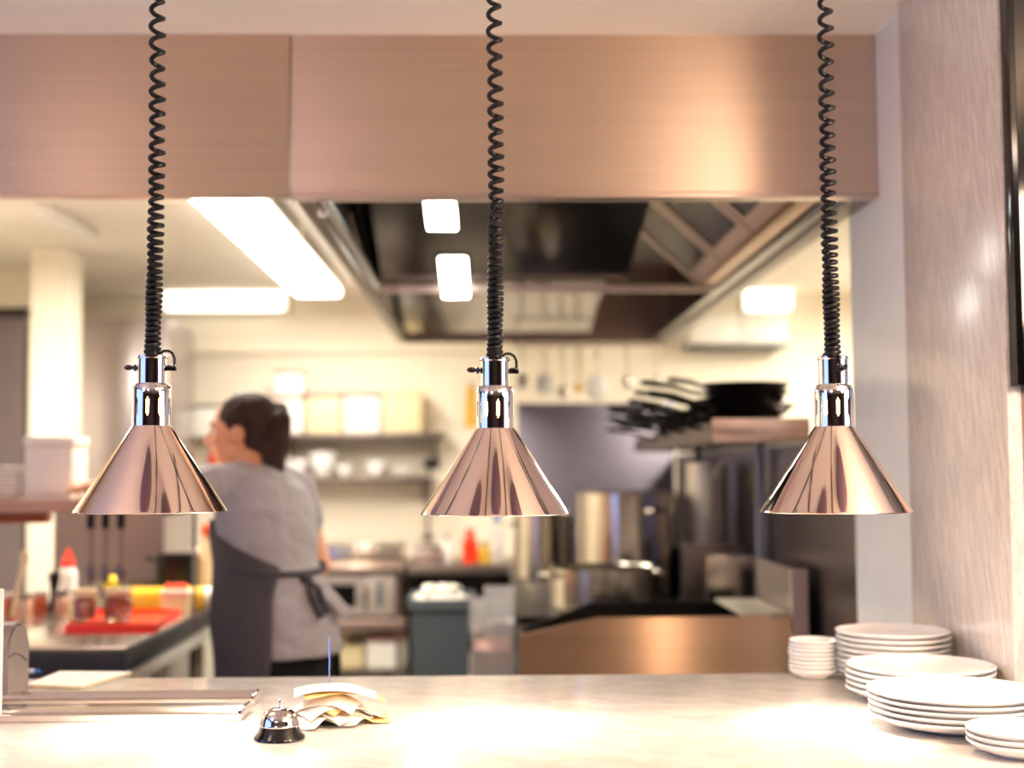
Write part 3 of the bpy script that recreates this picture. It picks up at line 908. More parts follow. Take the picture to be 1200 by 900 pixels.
# squeeze bottle with red nozzle
c0 = PZ(79, 716, ZT)
sb = thing('squeeze_bottle', 'white squeeze bottle with a pointed red nozzle and mustard in the bottom', 'bottle', (c0.x, c0.y, ZT))
MB().lathe([(0, 0.0385), (0.031, 0.0385), (0.031, 0.125), (0.026, 0.143), (0.018, 0.152), (0.0, 0.152)], segs=32).build('body', M['white_plastic'], sb, local=True)
MB().lathe([(0, 0.0008), (0.029, 0.0008), (0.031, 0.004), (0.031, 0.038), (0, 0.038)], segs=32).build('sauce', M['mustard'], sb, local=True)
MB().lathe([(0, 0.1525), (0.024, 0.1525), (0.024, 0.168), (0.016, 0.178), (0.004, 0.212), (0.0, 0.214)], segs=24).build('nozzle', M['red_plastic'], sb, local=True)
# pepper mill
c0 = PZ(63, 719, ZT)
pm_ = thing('pepper_mill', 'tall black pepper mill standing against the squeeze bottle', 'mill', (c0.x, c0.y, ZT))
MB().lathe([(0, 0.0008), (0.021, 0.0008), (0.021, 0.02), (0.014, 0.05), (0.013, 0.08), (0.019, 0.11), (0, 0.11)], segs=28).build('body', M['black_gloss'], pm_, local=True)
MB().lathe([(0, 0.1105), (0.018, 0.1105), (0.022, 0.122), (0.018, 0.136), (0.006, 0.142), (0, 0.143)], segs=28).build('head', M['black_gloss'], pm_, local=True)
# roll of yellow film
a, b = PZ(165, 716.5, ZT), PZ(272, 708, ZT)
zc_ = ZT + 0.041
t_ = thing('film_roll', 'fat yellow roll with a white end lying along the prep counter edge', 'roll', ((a.x + b.x) / 2 - 0.03, (a.y + b.y) / 2, ZT))
a = Vector((a.x - 0.05, a.y, zc_)); b = Vector((-0.885, a.y + 0.03, zc_))
d = (b - a)
MB().tube([a, a + d * 0.02, a + d * 0.74], [0.037, 0.040, 0.040], 28).build('film', M['yellow'], t_)
MB().tube([a + d * 0.741, a + d * 0.98, b], [0.0395, 0.0395, 0.036], 28).build('paper_end', M['white_plastic'], t_)
# dark small dish next to the tray, glass bowls, lemon
def bowl(name, label, c0, z0, r, h, m, cat='bowl', group=None):
    o = MB().lathe([(0, 0.0008), (r * 0.5, 0.0008), (r * 0.55, 0.004), (r * 0.85, h * 0.45), (r, h), (r * 0.95, h), (r * 0.8, h * 0.5), (r * 0.5, 0.008), (0, 0.007)], segs=36).build(name, m, None, origin=(0, 0, 0))
    o.location = (c0.x, c0.y, z0)
    return tag(o, label, cat, group)


bowl('glass_bowl', 'clear glass bowl under the lemon, behind the relish jars', PZ(128, 713, ZT), ZT, 0.058, 0.085, M['glass'], group='glass bowls behind the jars')
bowl('glass_bowl', 'clear glass bowl between the lemon bowl and the black pan', PZ(162, 710.5, ZT), ZT, 0.055, 0.10, M['glass'], group='glass bowls behind the jars')
bowl('glass_bowl', 'small clear glass bowl behind the first relish jar', PZ(101, 720, ZT), ZT, 0.042, 0.055, M['glass'], group='glass bowls behind the jars')
c0 = PZ(128, 713, ZT)
lm = MB().ball((0, 0, 0), (0.026, 0.026, 0.034), rot=Matrix.Rotation(R(80), 3, 'Y')).build('lemon', M['lemon'], None, origin=(0, 0, 0))
lm.location = (c0.x + 0.008, c0.y, ZT + 0.088)
tag(lm, 'yellow lemon sitting in the glass bowl', 'lemon')
c0 = PZ(207, 711.5, ZT)
bp = thing('black_pan', 'deep black pan standing behind the yellow roll', 'pan', (c0.x, c0.y, ZT))
MB().lathe([(0, 0.001), (0.062, 0.001), (0.068, 0.01), (0.075, 0.185), (0.071, 0.185), (0.064, 0.012), (0, 0.01)], segs=36).build('vessel', M['black_iron'], bp, local=True)
MB().tube([(-0.073, 0, 0.165), (-0.10, 0, 0.172), (-0.11, 0, 0.172)], 0.008, 10).build('handle', M['black_iron'], bp, local=True)
# plate with tomatoes
box_thing('food_box', 'small cream food box behind the yellow roll with cherry tomatoes on its lid', 'box', (-1.105, 4.615, ZT + 0.0005), (-1.015, 4.66, ZT + 0.0765), M['cream_plastic'], M['white_plastic'], 0.012, bevel=0.003)
for q, (dx, dy) in enumerate(((-.024, 0), (.002, 0.006), (.027, -0.004))):
    o = MB().ball((0, 0, 0), (0.012, 0.012, 0.0115)).build('tomato', M['red_plastic'], None, origin=(0, 0, 0))
    o.location = (-1.06 + dx, 4.637 + dy, ZT + 0.0885)
    tag(o, 'red cherry tomato on the small food box, ' + ['nearest the black pan handle', 'between two others', 'nearest the apron'][q], 'tomato', 'tomatoes on the food box')


# jars with orange caps beside the woman
def cap_bottle(px, py, r, h, capm, label, bm_=None):
    c0 = PZ(px, py, ZT)
    t_ = thing('sauce_bottle', label, 'bottle', (c0.x, c0.y, ZT), 'capped bottles by the apron')
    MB().lathe([(0, 0.0008), (r, 0.0008), (r, h * 0.7), (r * 0.6, h * 0.84), (r * 0.6, h * 0.86), (0, h * 0.86)], segs=28).build('body', bm_ or M['cream_plastic'], t_, local=True)
    MB().lathe([(0, h * 0.862), (r * 0.75, h * 0.862), (r * 0.75, h * 0.98), (r * 0.6, h), (0, h)], segs=24).build('cap', capm, t_, local=True)


cap_bottle(245, 711, 0.038, 0.29, M['orange_plastic'], 'tall cream bottle with an orange cap next to the dark apron')
cap_bottle(231, 708, 0.026, 0.20, M['white_plastic'], 'cream bottle with a white cap behind the black pan')

# ------------------------------------------------------------------ shelf above the prep counter
ZS = P(60, 586, 4.25).z
sh_ = thing('counter_shelf', 'warm lit steel shelf standing over the prep counter on white posts', 'shelf', (-1.9, 4.25, ZT))
x_end = P(232, 600, 4.25).x
solid('shelf_board', M['shelf_copper'], (-2.9, 4.12, ZS - 0.02), (x_end, 4.45, ZS), sh_, bevel=0.004)
solid('front_lip', M['shelf_copper'], (-2.9, 4.105, ZS - 0.035), (x_end, 4.1195, ZS + 0.004), sh_, bevel=0.003)
solid('heating_bar', M['copper_metal'], (-2.9, 4.16, ZS - 0.068), (P(57, 600, 4.2).x, 4.24, ZS - 0.0205), sh_, bevel=0.006)
solid('splash_guard', M['back_mauve'], (P(64, 650, 4.94).x, 4.93, ZT + 0.0005), (P(192, 650, 4.94).x, 4.948, 1.25), tb)
for px in (-60, 229):
    xx = P(px, 650, 4.36).x
    solid('post', M['white_plastic'] if px == 56 else M['steel_pot'], (xx - (0.018 if px < 100 else 0.005), 4.34, ZT + 0.0005), (xx + (0.018 if px < 100 else 0.005), 4.352, ZS - 0.0205), sh_)
# utensil rail below with three black-handled tools
solid('hanging_rail', M['steel'], (P(70, 600, 4.3).x, 4.295, ZS - 0.040), (P(215, 600, 4.3).x, 4.305, ZS - 0.030), sh_)
for q, px in enumerate((107, 124, 142)):
    xx = P(px, 620, 4.3).x
    zt_ = ZS - 0.043
    u_ = thing('hanging_tool', ['black handled kitchen tool hanging from the shelf rail, by the white squeeze bottle', 'black handled kitchen tool hanging from the shelf rail between two others', 'black handled kitchen tool hanging from the shelf rail, by the black pan'][q], 'utensil', (xx, 4.3, zt_ - 0.2), 'tools hanging under the counter shelf')
    MB().box((xx - 0.012, 4.288, zt_ - 0.048), (xx + 0.011, 4.312, zt_), bevel=0.005).build('handle', M['black_rubber'], u_)
    MB().tube([(xx, 4.3, zt_ - 0.047), (xx, 4.3, zt_ - 0.16)], 0.004, 8).ball((xx, 4.3, zt_ - 0.185), (0.015, 0.004, 0.035)).build('blade', M['steel_dark2'], u_)

# white boxes and plates on the shelf
a, b = P(27, 590, 4.3), P(94, 512, 4.3)
box_thing('storage_tub', 'tall white lidded tub on the counter shelf', 'tub', (P(38, 590, 4.3).x, 4.22, ZS + 0.0005), (P(93, 590, 4.3).x, 4.38, b.z), M['white_plastic'], M['white_plastic'], 0.03)
first = None
for q in range(7):
    if first is None:
        o = first = plate_mesh(0.075, 0.016).build('side_plate', M['china'], None, origin=(0, 0, 0))
    else:
        o = first.copy(); COL.objects.link(o)
    o.location = (P(8, 590, 4.26).x - 0.01, 4.26, ZS + 0.0006 + q * 0.0145)
    tag(o, 'white side plate on the counter shelf, %s of its stack' % ('lowest' if q == 0 else 'topmost' if q == 6 else ords[6 - q] + ' from top'), 'plate', 'side plates on the counter shelf')
bowl('mixing_bowl', 'upturned white bowl beside the tall white tub on the counter shelf', Vector((P(114, 560, 4.33).x, 4.335, 0)), ZS, 0.045, 0.06, M['china'])

# ------------------------------------------------------------------ refrigerator behind
a, b = P(79, 372, 7.2), P(192, 600, 7.2)
fr_ = thing('refrigerator', 'tall brushed steel refrigerator beside the pale column', 'refrigerator', ((a.x + b.x) / 2, 7.55, 0))
lil = mat('fridge_steel', '#bab2b6', 0.3, 1.0, vary=0.04, scale=4, stretch=(1, 1, 0.2))
solid('body', lil, (a.x, 7.25, 0.1), (b.x, 7.9, a.z), fr_, bevel=0.008)
solid('door', lil, (a.x + 0.005, 7.2, 0.9), (b.x - 0.005, 7.2495, a.z - 0.02), fr_, bevel=0.006)
solid('door', lil, (a.x + 0.005, 7.2, 0.13), (b.x - 0.005, 7.2495, 0.885), fr_, bevel=0.006)
MB().tube([(b.x - 0.05, 7.185, 1.0), (b.x - 0.05, 7.165, 1.05), (b.x - 0.05, 7.165, 1.4), (b.x - 0.05, 7.185, 1.45)], 0.009, 8).build('handle', M['steel_pot'], fr_)
solid('plinth', M['black_gloss'], (a.x + 0.02, 7.28, 0), (b.x - 0.02, 7.88, 0.0995), fr_)

# ------------------------------------------------------------------ far wall: shelves, bench, microwave
def wall_shelf(px0, px1, pyt, Y, label):
    z = P(400, pyt, Y).z
    x0, x1 = P(px0, pyt, Y).x, P(px1, pyt, Y).x
    t_ = thing('wall_shelf', label, 'shelf', ((x0 + x1) / 2, 8.15, z), 'shelves on the far wall')
    solid('board', M['steel_dark2'], (x0, Y, z - 0.035), (x1, 8.299, z), t_, bevel=0.004)
    for xx in (x0 + 0.05, x1 - 0.06):
        MB().prism([(xx, 8.299, z - 0.0355), (xx, Y + 0.05, z - 0.0355), (xx, 8.299, z - 0.16)], (0.012, 0, 0)).build('bracket', M['steel_dark2'], t_, smooth=False)
    return z


z1 = wall_shelf(322, 520, 507, 7.98, 'upper steel wall shelf carrying the cream boxes')
z2 = wall_shelf(322, 505, 558, 7.98, 'lower steel wall shelf carrying white dishes')
for q, (x0, x1, yt) in enumerate(((322, 355, 463), (359, 400, 460), (403, 446, 460), (449, 493, 457))):
    a, b = P(x0, 507, 8.02), P(x1, yt, 8.02)
    box_thing('storage_box', ['white box with a dusky pink lid under the smaller box on the upper wall shelf', 'cream box with a dusky pink lid, second along the upper wall shelf', 'pale box with a dusky pink lid, third along the upper wall shelf', 'cream box with a pale lid, last along the upper wall shelf'][q], 'box',
              (a.x, 8.02, z1 + 0.0006), (b.x, 8.25, b.z), [M['white_plastic'], M['cream_plastic'], M['white_plastic'], M['cream_plastic']][q], [M['pink_plastic'], M['pink_plastic'], M['pink_plastic'], M['cream_plastic']][q], 0.028, 'storage boxes on the upper wall shelf')
zz = P(340, 463, 8.02).z + 0.0006
box_thing('storage_box', 'small white box with a pink top stacked on another box on the upper wall shelf', 'box', (P(320, 450, 8.02).x, 8.05, zz), (P(354, 450, 8.02).x, 8.24, P(340, 434, 8.02).z), M['white_plastic'], M['pink_plastic'], 0.02, 'storage boxes on the upper wall shelf')
for q, (px, r, h) in enumerate(((348, 0.07, 0.10), (378, 0.085, 0.14), (404, 0.06, 0.07), (440, 0.06, 0.09), (472, 0.075, 0.05))):
    bowl('china_bowl', ['white bowl at the near end of the lower wall shelf, by the ponytail', 'tall white bowl on the lower wall shelf, largest of the row', 'low white bowl in the middle of the lower wall shelf', 'deep white bowl right of the middle on the lower wall shelf', 'wide shallow white bowl at the end of the lower wall shelf'][q],
         Vector((P(px, 550, 8.12).x, 8.12, 0)), z2 + 0.0005, r, h, M['china'], group='white bowls on the lower wall shelf')
hk = thing('hanging_ladle', 'dark ladle hanging below the end of the wall shelves', 'ladle', (P(503, 620, 8.0).x, 8.28, P(503, 630, 8.0).z))
p0, p1 = P(503, 545, 8.25), P(501, 625, 8.25)
MB().tube([Vector((p0.x, 8.288, p0.z)), Vector((p1.x, 8.288, p1.z))], 0.008, 8).build('shaft', M['steel_dark2'], hk)
MB().box((p0.x - 0.03, 8.262, p0.z - 0.02), (p0.x + 0.06, 8.299, p0.z + 0.04), bevel=0.008).build('hook_block', M['black_rubber'], hk)
MB().ball((p1.x, 8.27, p1.z - 0.02), (0.03, 0.02, 0.03)).build('cup', M['steel_dark2'], hk)
a, b = P(224, 512, 8.1), P(262, 478, 8.1)
ds = thing('towel_dispenser', 'white wall dispenser with grey top, in front of her face', 'dispenser', ((a.x + b.x) / 2, 8.2, a.z))
solid('case', M['white_plastic'], (a.x, 8.1, a.z), (b.x, 8.299, b.z), ds, bevel=0.01)
solid('cover', M['bin_grey'], (a.x, 8.1, b.z + 0.0005), (b.x, 8.299, b.z + 0.02), ds, bevel=0.006)
a = P(246, 548, 8.1); b = P(246, 522, 8.1)
rb_ = thing('red_bottle', 'red bottle with a dark pump beside the wall dispenser', 'bottle', (a.x, 8.22, a.z - 0.03))
MB().lathe([(0, 0.0), (0.035, 0.0), (0.035, 0.11), (0.015, 0.13), (0, 0.13)], (a.x, 8.22, a.z - 0.03), 24).build('body', M['red_plastic'], rb_)
MB().lathe([(0, 0.1305), (0.012, 0.1305), (0.012, 0.16), (0, 0.16)], (a.x, 8.22, a.z - 0.03), 16).build('pump', M['bin_grey'], rb_)
solid('holder', M['steel_dark2'], (a.x - 0.045, 8.17, a.z - 0.045), (a.x + 0.045, 8.299, a.z - 0.0305), rb_)

yc_ = thing('yellow_cloth', 'yellow cloth hanging on the far wall behind the middle heat lamp', 'cloth', (P(551, 500, 8.25).x, 8.27, P(551, 501, 8.25).z))
a, b = P(545, 501, 8.25), P(557, 452, 8.25)
MB().prism([(a.x, 8.27, a.z), (b.x, 8.275, a.z + 0.01), (b.x - 0.005, 8.285, b.z), (a.x + 0.015, 8.285, b.z)], (0, 0.012, 0)).build('fold', M['yellow'], yc_)
MB().tube([((a.x + b.x) / 2, 8.285, b.z), ((a.x + b.x) / 2, 8.299, b.z + 0.03)], 0.006, 8).build('hook', M['steel_dark2'], yc_)

# bench with microwave
YBN = 7.55
zb1 = P(430, 664, YBN).z
bn = thing('steel_bench', 'steel bench on the far wall with a microwave on its undershelf', 'bench', (P(420, 700, 7.9).x, 7.9, 0))
x0, x1 = P(300, 665, YBN).x, P(472, 665, YBN).x
solid('top', M['steel'], (x0, YBN, zb1 - 0.03), (x1, 8.299, zb1), bn, bevel=0.004)
zs_ = P(430, 726, YBN).z
solid('undershelf', M['steel'], (x0, YBN, zs_ - 0.06), (P(475, 665, YBN).x, 8.25, zs_), bn, bevel=0.01)
for xx in (x0 + 0.02, x1 - 0.04):
    for yy in (YBN + 0.04, 8.2):
        solid('leg', M['steel_dark2'], (xx, yy, 0), (xx + 0.02, yy + 0.03, zs_ - 0.0605), bn)
        solid('leg', M['steel_dark2'], (xx, yy, zs_ + 0.0005), (xx + 0.02, yy + 0.03, zb1 - 0.0305), bn)
# long steel container on the bench
a, b = P(374, 664, 7.7), P(482, 637, 7.7)
box_thing('steel_container', 'long pale steel container on the bench over the microwave', 'container', (a.x, 7.72, zb1 + 0.0005), (x1 - 0.01, 8.1, b.z), M['steel_pot'], M['steel_pot'], 0.03)
a, b = P(376, 725, YBN + 0.03), P(463, 670, YBN + 0.03)
mw = thing('microwave_oven', 'silver microwave oven with a dark glass door on the bench undershelf', 'microwave', ((a.x + b.x) / 2, 7.75, zs_))
silver = mat('silver_plastic', '#b3a79f', 0.35, 0.5, vary=0.03)
solid('case', silver, (a.x - 0.04, YBN + 0.05, zs_ + 0.012), (b.x, 8.0, zb1 - 0.05), mw, bevel=0.006)
xw = P(424, 690, YBN + 0.03).x
zt_, zl = zb1 - 0.055, zs_ + 0.016
for (u0, u1, v0, v1) in ((a.x - 0.035, xw, zt_ - 0.045, zt_), (a.x - 0.035, xw, zl, zl + 0.045), (a.x - 0.035, a.x - 0.0, zl + 0.0451, zt_ - 0.0451), (xw - 0.03, xw, zl + 0.0451, zt_ - 0.0451)):
    solid('door_frame', silver, (u0, YBN + 0.025, v0), (u1, YBN + 0.0495, v1), mw, bevel=0.003)
solid('door_glass', M['black_gloss'], (a.x + 0.0005, YBN + 0.032, zl + 0.046), (xw - 0.0305, YBN + 0.048, zt_ - 0.046), mw)
solid('control_panel', silver, (xw + 0.004, YBN + 0.028, zl), (b.x - 0.003, YBN + 0.0495, zt_), mw, bevel=0.003)
solid('keypad', mat('keypad_slate', '#4b5557', 0.3), (xw + 0.085, YBN + 0.0245, zl + 0.05), (xw + 0.115, YBN + 0.0275, zt_ - 0.03), mw)
solid('door_handle', M['steel_pot'], (xw + 0.012, YBN + 0.012, zl + 0.03), (xw + 0.03, YBN + 0.0275, zt_ - 0.03), mw, bevel=0.004)
for fx in (a.x, b.x - 0.04):
    solid('foot', M['black_rubber'], (fx, YBN + 0.08, zs_ + 0.0005), (fx + 0.03, YBN + 0.11, zs_ + 0.0118), mw)
# tubs below
tubz = 0.28
low = thing('low_platform', 'low dark steel platform under the bench holding the tubs', 'platform', (P(420, 780, 7.6).x, 7.85, 0))
solid('deck', M['steel_dark2'], (x0 + 0.05, YBN + 0.08, tubz - 0.03), (x1 - 0.05, 8.19, tubz), low)
for xx in (x0 + 0.08, x1 - 0.12):
    solid('foot', M['steel_dark2'], (xx, YBN + 0.12, 0), (xx + 0.04, 8.15, tubz - 0.0305), low)
a, b = P(358, 790, 7.7), P(427, 757, 7.7)
tub = box_thing('food_tub', 'cream tub with a pale lid beneath the microwave', 'tub', (a.x, 7.66, tubz + 0.0005), (b.x, 8.0, P(400, 757, 7.66).z), M['cream_plastic'], M['cream_plastic'], 0.03, bevel=0.012)
bz = P(400, 757, 7.66).z
o = MB().lathe([(0, 0.0005), (0.02, 0.0005), (0.05, 0.02), (0.055, 0.06), (0.045, 0.085), (0.02, 0.1), (0, 0.102)], segs=28).build('squash', M['cream_plastic'], None, origin=(0, 0, 0))
o.location = (P(401, 750, 7.75).x, 7.78, bz)
tag(o, 'round pale squash sitting on the cream tub lid', 'squash')
a, b = P(427, 790, 7.66), P(477, 746, 7.66)
box_thing('food_tub', 'white tub with a pink-brown lid beside the cream tub', 'tub', (a.x + 0.012, 7.64, tubz + 0.0005), (b.x - 0.02, 7.98, b.z), M['white_plastic'], M['pink_plastic'], 0.028, bevel=0.012)

# second bench further along with bottles on it
zb2 = P(540, 662, YBN).z
bn2 = thing('side_bench', 'dark framed side bench behind the grey bin', 'bench', (P(540, 700, 7.9).x, 7.9, 0))
x0, x1 = P(476, 662, YBN).x, P(604, 662, YBN).x
solid('top', M['steel_dark2'], (x0, YBN, zb2 - 0.05), (x1, 8.299, zb2), bn2, bevel=0.004)
solid('back_board', M['steel_dark'], (x0, 8.25, 0.3), (x1, 8.298, zb2 - 0.0505), bn2)
for xx in (x0 + 0.005, x1 - 0.035):
    for yy in (YBN + 0.01, 8.2):
        solid('leg', M['steel_dark'], (xx, yy, 0), (xx + 0.03, yy + 0.03, zb2 - 0.0505), bn2)
a, b = P(488, 660, 7.7), P(517, 640, 7.7)
box_thing('tin_box', 'small grey-pink tin box on the side bench', 'box', (a.x, 7.66, zb2 + 0.0005), (b.x, 7.85, b.z), M['steel'], M['steel_dark2'], 0.02)
for q, (px, r, h, bm_, cm, lb) in enumerate(((524, 0.028, 0.16, 'white_plastic', 'pink_plastic', 'slim white bottle with a pink cap beside the tin box'),
                                             (551, 0.045, 0.19, 'red_plastic', 'red_plastic', 'red bottle standing on the side bench'),
                                             (568, 0.035, 0.12, 'mustard', 'green', 'small mustard jar with a green cap next to the red bottle'),
                                             (583, 0.035, 0.28, 'clear_plastic', 'blue', 'tall clear bottle with a dark blue neck on the side bench'))):
    c0 = P(px, 662, 7.72)
    t_ = thing('bench_bottle', lb, 'bottle', (c0.x, 7.74, zb2), 'bottles on the side bench')
    MB().lathe([(0, 0.0008), (r, 0.0008), (r, h * 0.62), (r * 0.5, h * 0.78), (r * 0.5, h * 0.82), (0, h * 0.82)], segs=24).build('body', M[bm_], t_, local=True)
    MB().lathe([(0, h * 0.822), (r * 0.6, h * 0.822), (r * 0.55, h), (0, h)], segs=20).build('cap', M[cm], t_, local=True)

# grey bin
YN = 6.0
zt_ = P(515, 704, YN).z
a, b = P(481, 780, YN), P(551, 780, YN)
bi = thing('waste_bin', 'tall slate grey plastic bin heaped with crumpled white paper', 'bin', ((a.x + b.x) / 2, YN + 0.2, 0))
x0, x1 = a.x, b.x
cx = (x0 + x1) / 2


def frust(w0, d0, z0, w1, d1, z1):
    return [[Vector((cx + sx * w / 2, YN + 0.2 + sy * dd / 2, z)) for sx, sy in ((-1, -1), (1, -1), (1, 1), (-1, 1))] for w, dd, z in ((w0, d0, z0), (w1, d1, z1))]


w = x1 - x0
m_ = MB()
lo, hi = frust(w * 0.82, 0.34, 0.001, w, 0.42, zt_)
hi2 = frust(w * 0.82, 0.34, 0, w - 0.02, 0.40, zt_)[1]
lo2 = frust(w * 0.82 - 0.02, 0.32, 0.02, w, 0.4, zt_)[0]
V = lambda ring: [m_.bm.verts.new(p) for p in ring]
r0, r1, r2, r3 = V(lo), V(hi), V(hi2), V(lo2)
for A, B in ((r0, r1), (r1, r2), (r2, r3)):
    for i in range(4):
        j = (i + 1) % 4
        m_.bm.faces.new((A[i], A[j], B[j], B[i]))
m_.bm.faces.new(r0[::-1]); m_.bm.faces.new(r3)
m_.build('body', M['bin_grey'], bi, smooth=False)
rim = MB()
for (lo_, hi_) in (((cx - w / 2 - 0.012, YN - 0.022, zt_ - 0.035), (cx + w / 2 + 0.012, YN - 0.0095, zt_ + 0.008)), ((cx - w / 2 - 0.012, YN + 0.41, zt_ - 0.035), (cx + w / 2 + 0.012, YN + 0.422, zt_ + 0.008)),
                   ((cx - w / 2 - 0.012, YN - 0.0094, zt_ - 0.035), (cx - w / 2 + 0.001, YN + 0.4099, zt_ + 0.008)), ((cx + w / 2 - 0.001, YN - 0.0094, zt_ - 0.035), (cx + w / 2 + 0.012, YN + 0.4099, zt_ + 0.008))):
    rim.box(lo_, hi_)
rim.build('rim', M['bin_grey'], bi, smooth=False)
for q in range(7):
    mm = MB()
    r = random.uniform(0.034, 0.042)
    bmesh.ops.create_icosphere(mm.bm, subdivisions=3, radius=r)
    for v in mm.bm.verts:
        v.co *= 0.8 + 0.35 * noise.noise(v.co * 30 + Vector((q * 5, 0, 0)))
        v.co.z *= 0.75
    o = mm.build('paper_ball', M['paper'], None, smooth=False, origin=(0, 0, 0))
    o.location = (cx - w * 0.34 + (q % 4) * w * 0.225 + (0.03 if q > 3 else 0), YN + (0.09 if q < 4 else 0.21), zt_ + (0.0 if q < 4 else 0.028))
    tag(o, 'crumpled white paper heaped in the grey bin, ' + ['front corner nearest the apron', 'second along its front edge', 'third along its front edge', 'front corner nearest the range', 'rear row nearest the apron', 'middle of its rear row', 'rear row nearest the range'][q], 'paper', 'crumpled papers in the bin')

# clear plastic tubs by the bin
cart = thing('low_stand', 'low steel stand beside the grey bin holding clear tubs', 'stand', (P(578, 790, 5.4).x, 5.5, 0))
zc2 = P(578, 795, 5.3).z
a, b = P(553, 780, 5.3), P(606, 780, 5.3)
solid('deck', M['steel_dark2'], (a.x - 0.01, 5.28, zc2 - 0.03), (b.x, 5.75, zc2), cart)
for xx in (a.x, b.x - 0.04):
    solid('leg', M['steel_dark2'], (xx, 5.3, 0), (xx + 0.03, 5.33, zc2 - 0.0305), cart)
    solid('leg', M['steel_dark2'], (xx, 5.7, 0), (xx + 0.03, 5.73, zc2 - 0.0305), cart)


def tub_clear(x0, x1, y0, y1, z0, z1, label, fill=None, fh=0.4):
    t_ = thing('clear_tub', label, 'tub', ((x0 + x1) / 2, (y0 + y1) / 2, z0), 'clear tubs beside the bin')
    th = 0.004
    m_ = MB()
    m_.box((x0, y0, z0 + 0.0005), (x1, y1, z0 + th))
    m_.box((x0, y0, z0 + th), (x1, y0 + th, z1)).box((x0, y1 - th, z0 + th), (x1, y1, z1))
    m_.box((x0, y0 + th, z0 + th), (x0 + th, y1 - th, z1)).box((x1 - th, y0 + th, z0 + th), (x1, y1 - th, z1))
    m_.build('walls', M['clear_plastic'], t_, smooth=False)
    if fill:
        solid('contents', fill, (x0 + th + 0.002, y0 + th + 0.002, z0 + th + 0.0005), (x1 - th - 0.002, y1 - th - 0.002, z0 + (z1 - z0) * fh), t_, bevel=0.005)


z_m = P(578, 748, 5.3).z
tub_clear(a.x, b.x - 0.01, 5.3, 5.72, zc2, z_m, 'clear tub with pinkish contents low beside the grey bin', mat('pale_pink_food', '#d79c88', 0.5), 0.72)
tub_clear(P(568, 740, 5.35).x, P(603, 740, 5.35).x, 5.33, 5.5, z_m, P(578, 690, 5.35).z, 'narrow clear tub standing on the lower clear tub', M['white_plastic'], 0.3)
tub_clear(P(551, 740, 5.6).x, P(600, 740, 5.6).x, 5.53, 5.70, z_m, P(570, 702, 5.6).z, 'clear tub behind the narrow one', None)

# ------------------------------------------------------------------ cooking line
ZK = 0.88
XI0, XI1 = 0.10, 0.93
rg = thing('cooking_range', 'long dark cooking range with black top under the hood', 'range', ((XI0 + XI1) / 2, 5.8, 0))
solid('body', M['steel_dark'], (XI0, 4.66, 0.08), (XI1, 7.04, ZK - 0.03), rg, bevel=0.004)
solid('cooktop', M['black_iron'], (XI0 - 0.01, 4.65, ZK - 0.0295), (XI1 + 0.01, 7.05, ZK), rg, bevel=0.004)
solid('plinth', M['black_gloss'], (XI0 + 0.05, 4.72, 0), (XI1 - 0.05, 7.0, 0.0795), rg)
# splashback panel at the end of the range
a, b = P(606, 473, 7.08), P(800, 473, 7.08)
tag(solid('splashback_panel', M['steel_lilac'], (a.x, 7.06, ZK - 0.3), (XI1 + 0.02, 7.085, a.z), bevel=0.002), 'lilac-grey steel splashback panel standing behind the stockpots', 'panel')

# chargrill with raised guard in front
YG = 4.05
gl, gm, gr_ = P(609, 744, YG), P(700, 724, YG), P(930, 722, YG)
xg1 = 0.885
cg = thing('chargrill', 'copper-toned steel chargrill with a sloping raised guard and black interior', 'grill', ((gl.x + xg1) / 2, 4.3, 0))
zq = P(700, 788, YG).z - 0.05
MB().prism([(gl.x, YG, 0.15), (xg1, YG, 0.15), (xg1, YG, gr_.z), (gm.x, YG, gm.z), (gl.x, YG, gl.z)], (0, 0.012, 0)).build('front_guard', M['steel_copper'], cg, smooth=False)
YK = 4.50
kl, km = P(611, 739, YK), P(692, 706, YK)
MB().prism([(gl.x, YK, 0.5), (xg1, YK, 0.5), (xg1, YK, km.z), (km.x, YK, km.z), (gl.x, YK, kl.z)], (0, 0.012, 0)).build('back_guard', M['black_iron'], cg, smooth=False)
MB().prism([(gl.x, YG + 0.0125, 0.2), (gl.x, YK - 0.0005, 0.2), (gl.x, YK - 0.0005, kl.z), (gl.x, YG + 0.0125, gl.z)], (0.012, 0, 0)).build('side_guard', M['black_iron'], cg, smooth=False)
solid('firebox', M['black_iron'], (gl.x + 0.013, YG + 0.013, 0.2), (xg1 - 0.001, YK - 0.001, gl.z - 0.06), cg)
for q in range(18):
    xx = gl.x + 0.04 + q * 0.042
    solid('grate_bar', M['black_iron'], (xx, YG + 0.02, gl.z - 0.0595), (xx + 0.016, YK - 0.008, gl.z - 0.045), cg)
solid('leg', M['steel_dark'], (gl.x + 0.02, YG + 0.05, 0), (gl.x + 0.08, YK - 0.05, 0.1495), cg)
solid('leg', M['steel_dark'], (xg1 - 0.08, YG + 0.05, 0), (xg1 - 0.02, YK - 0.05, 0.1495), cg)
# end plate and sloping side plates at the wall
zu = P(940, 668, 4.0).z
zs2 = P(862, 642, 5.0).z
MB().prism([(xg1 + 0.001, YG, 0.15), (XW - 0.008 - 0.018, YG, 0.15), (XW - 0.026, YG, zu - 0.002), (xg1 + 0.001, YG, zu)], (0, 0.02, 0)).build('end_plate', M['satin'], cg, smooth=False)
MB().prism([(xg1 + 0.001, YG + 0.021, gl.z), (xg1 + 0.001, YK + 0.1, gl.z), (xg1 + 0.001, YK + 0.1, zu), (xg1 + 0.001, YG + 0.021, zu)], (0.01, 0, 0)).build('side_plate', M['pass_body'], cg, smooth=False)
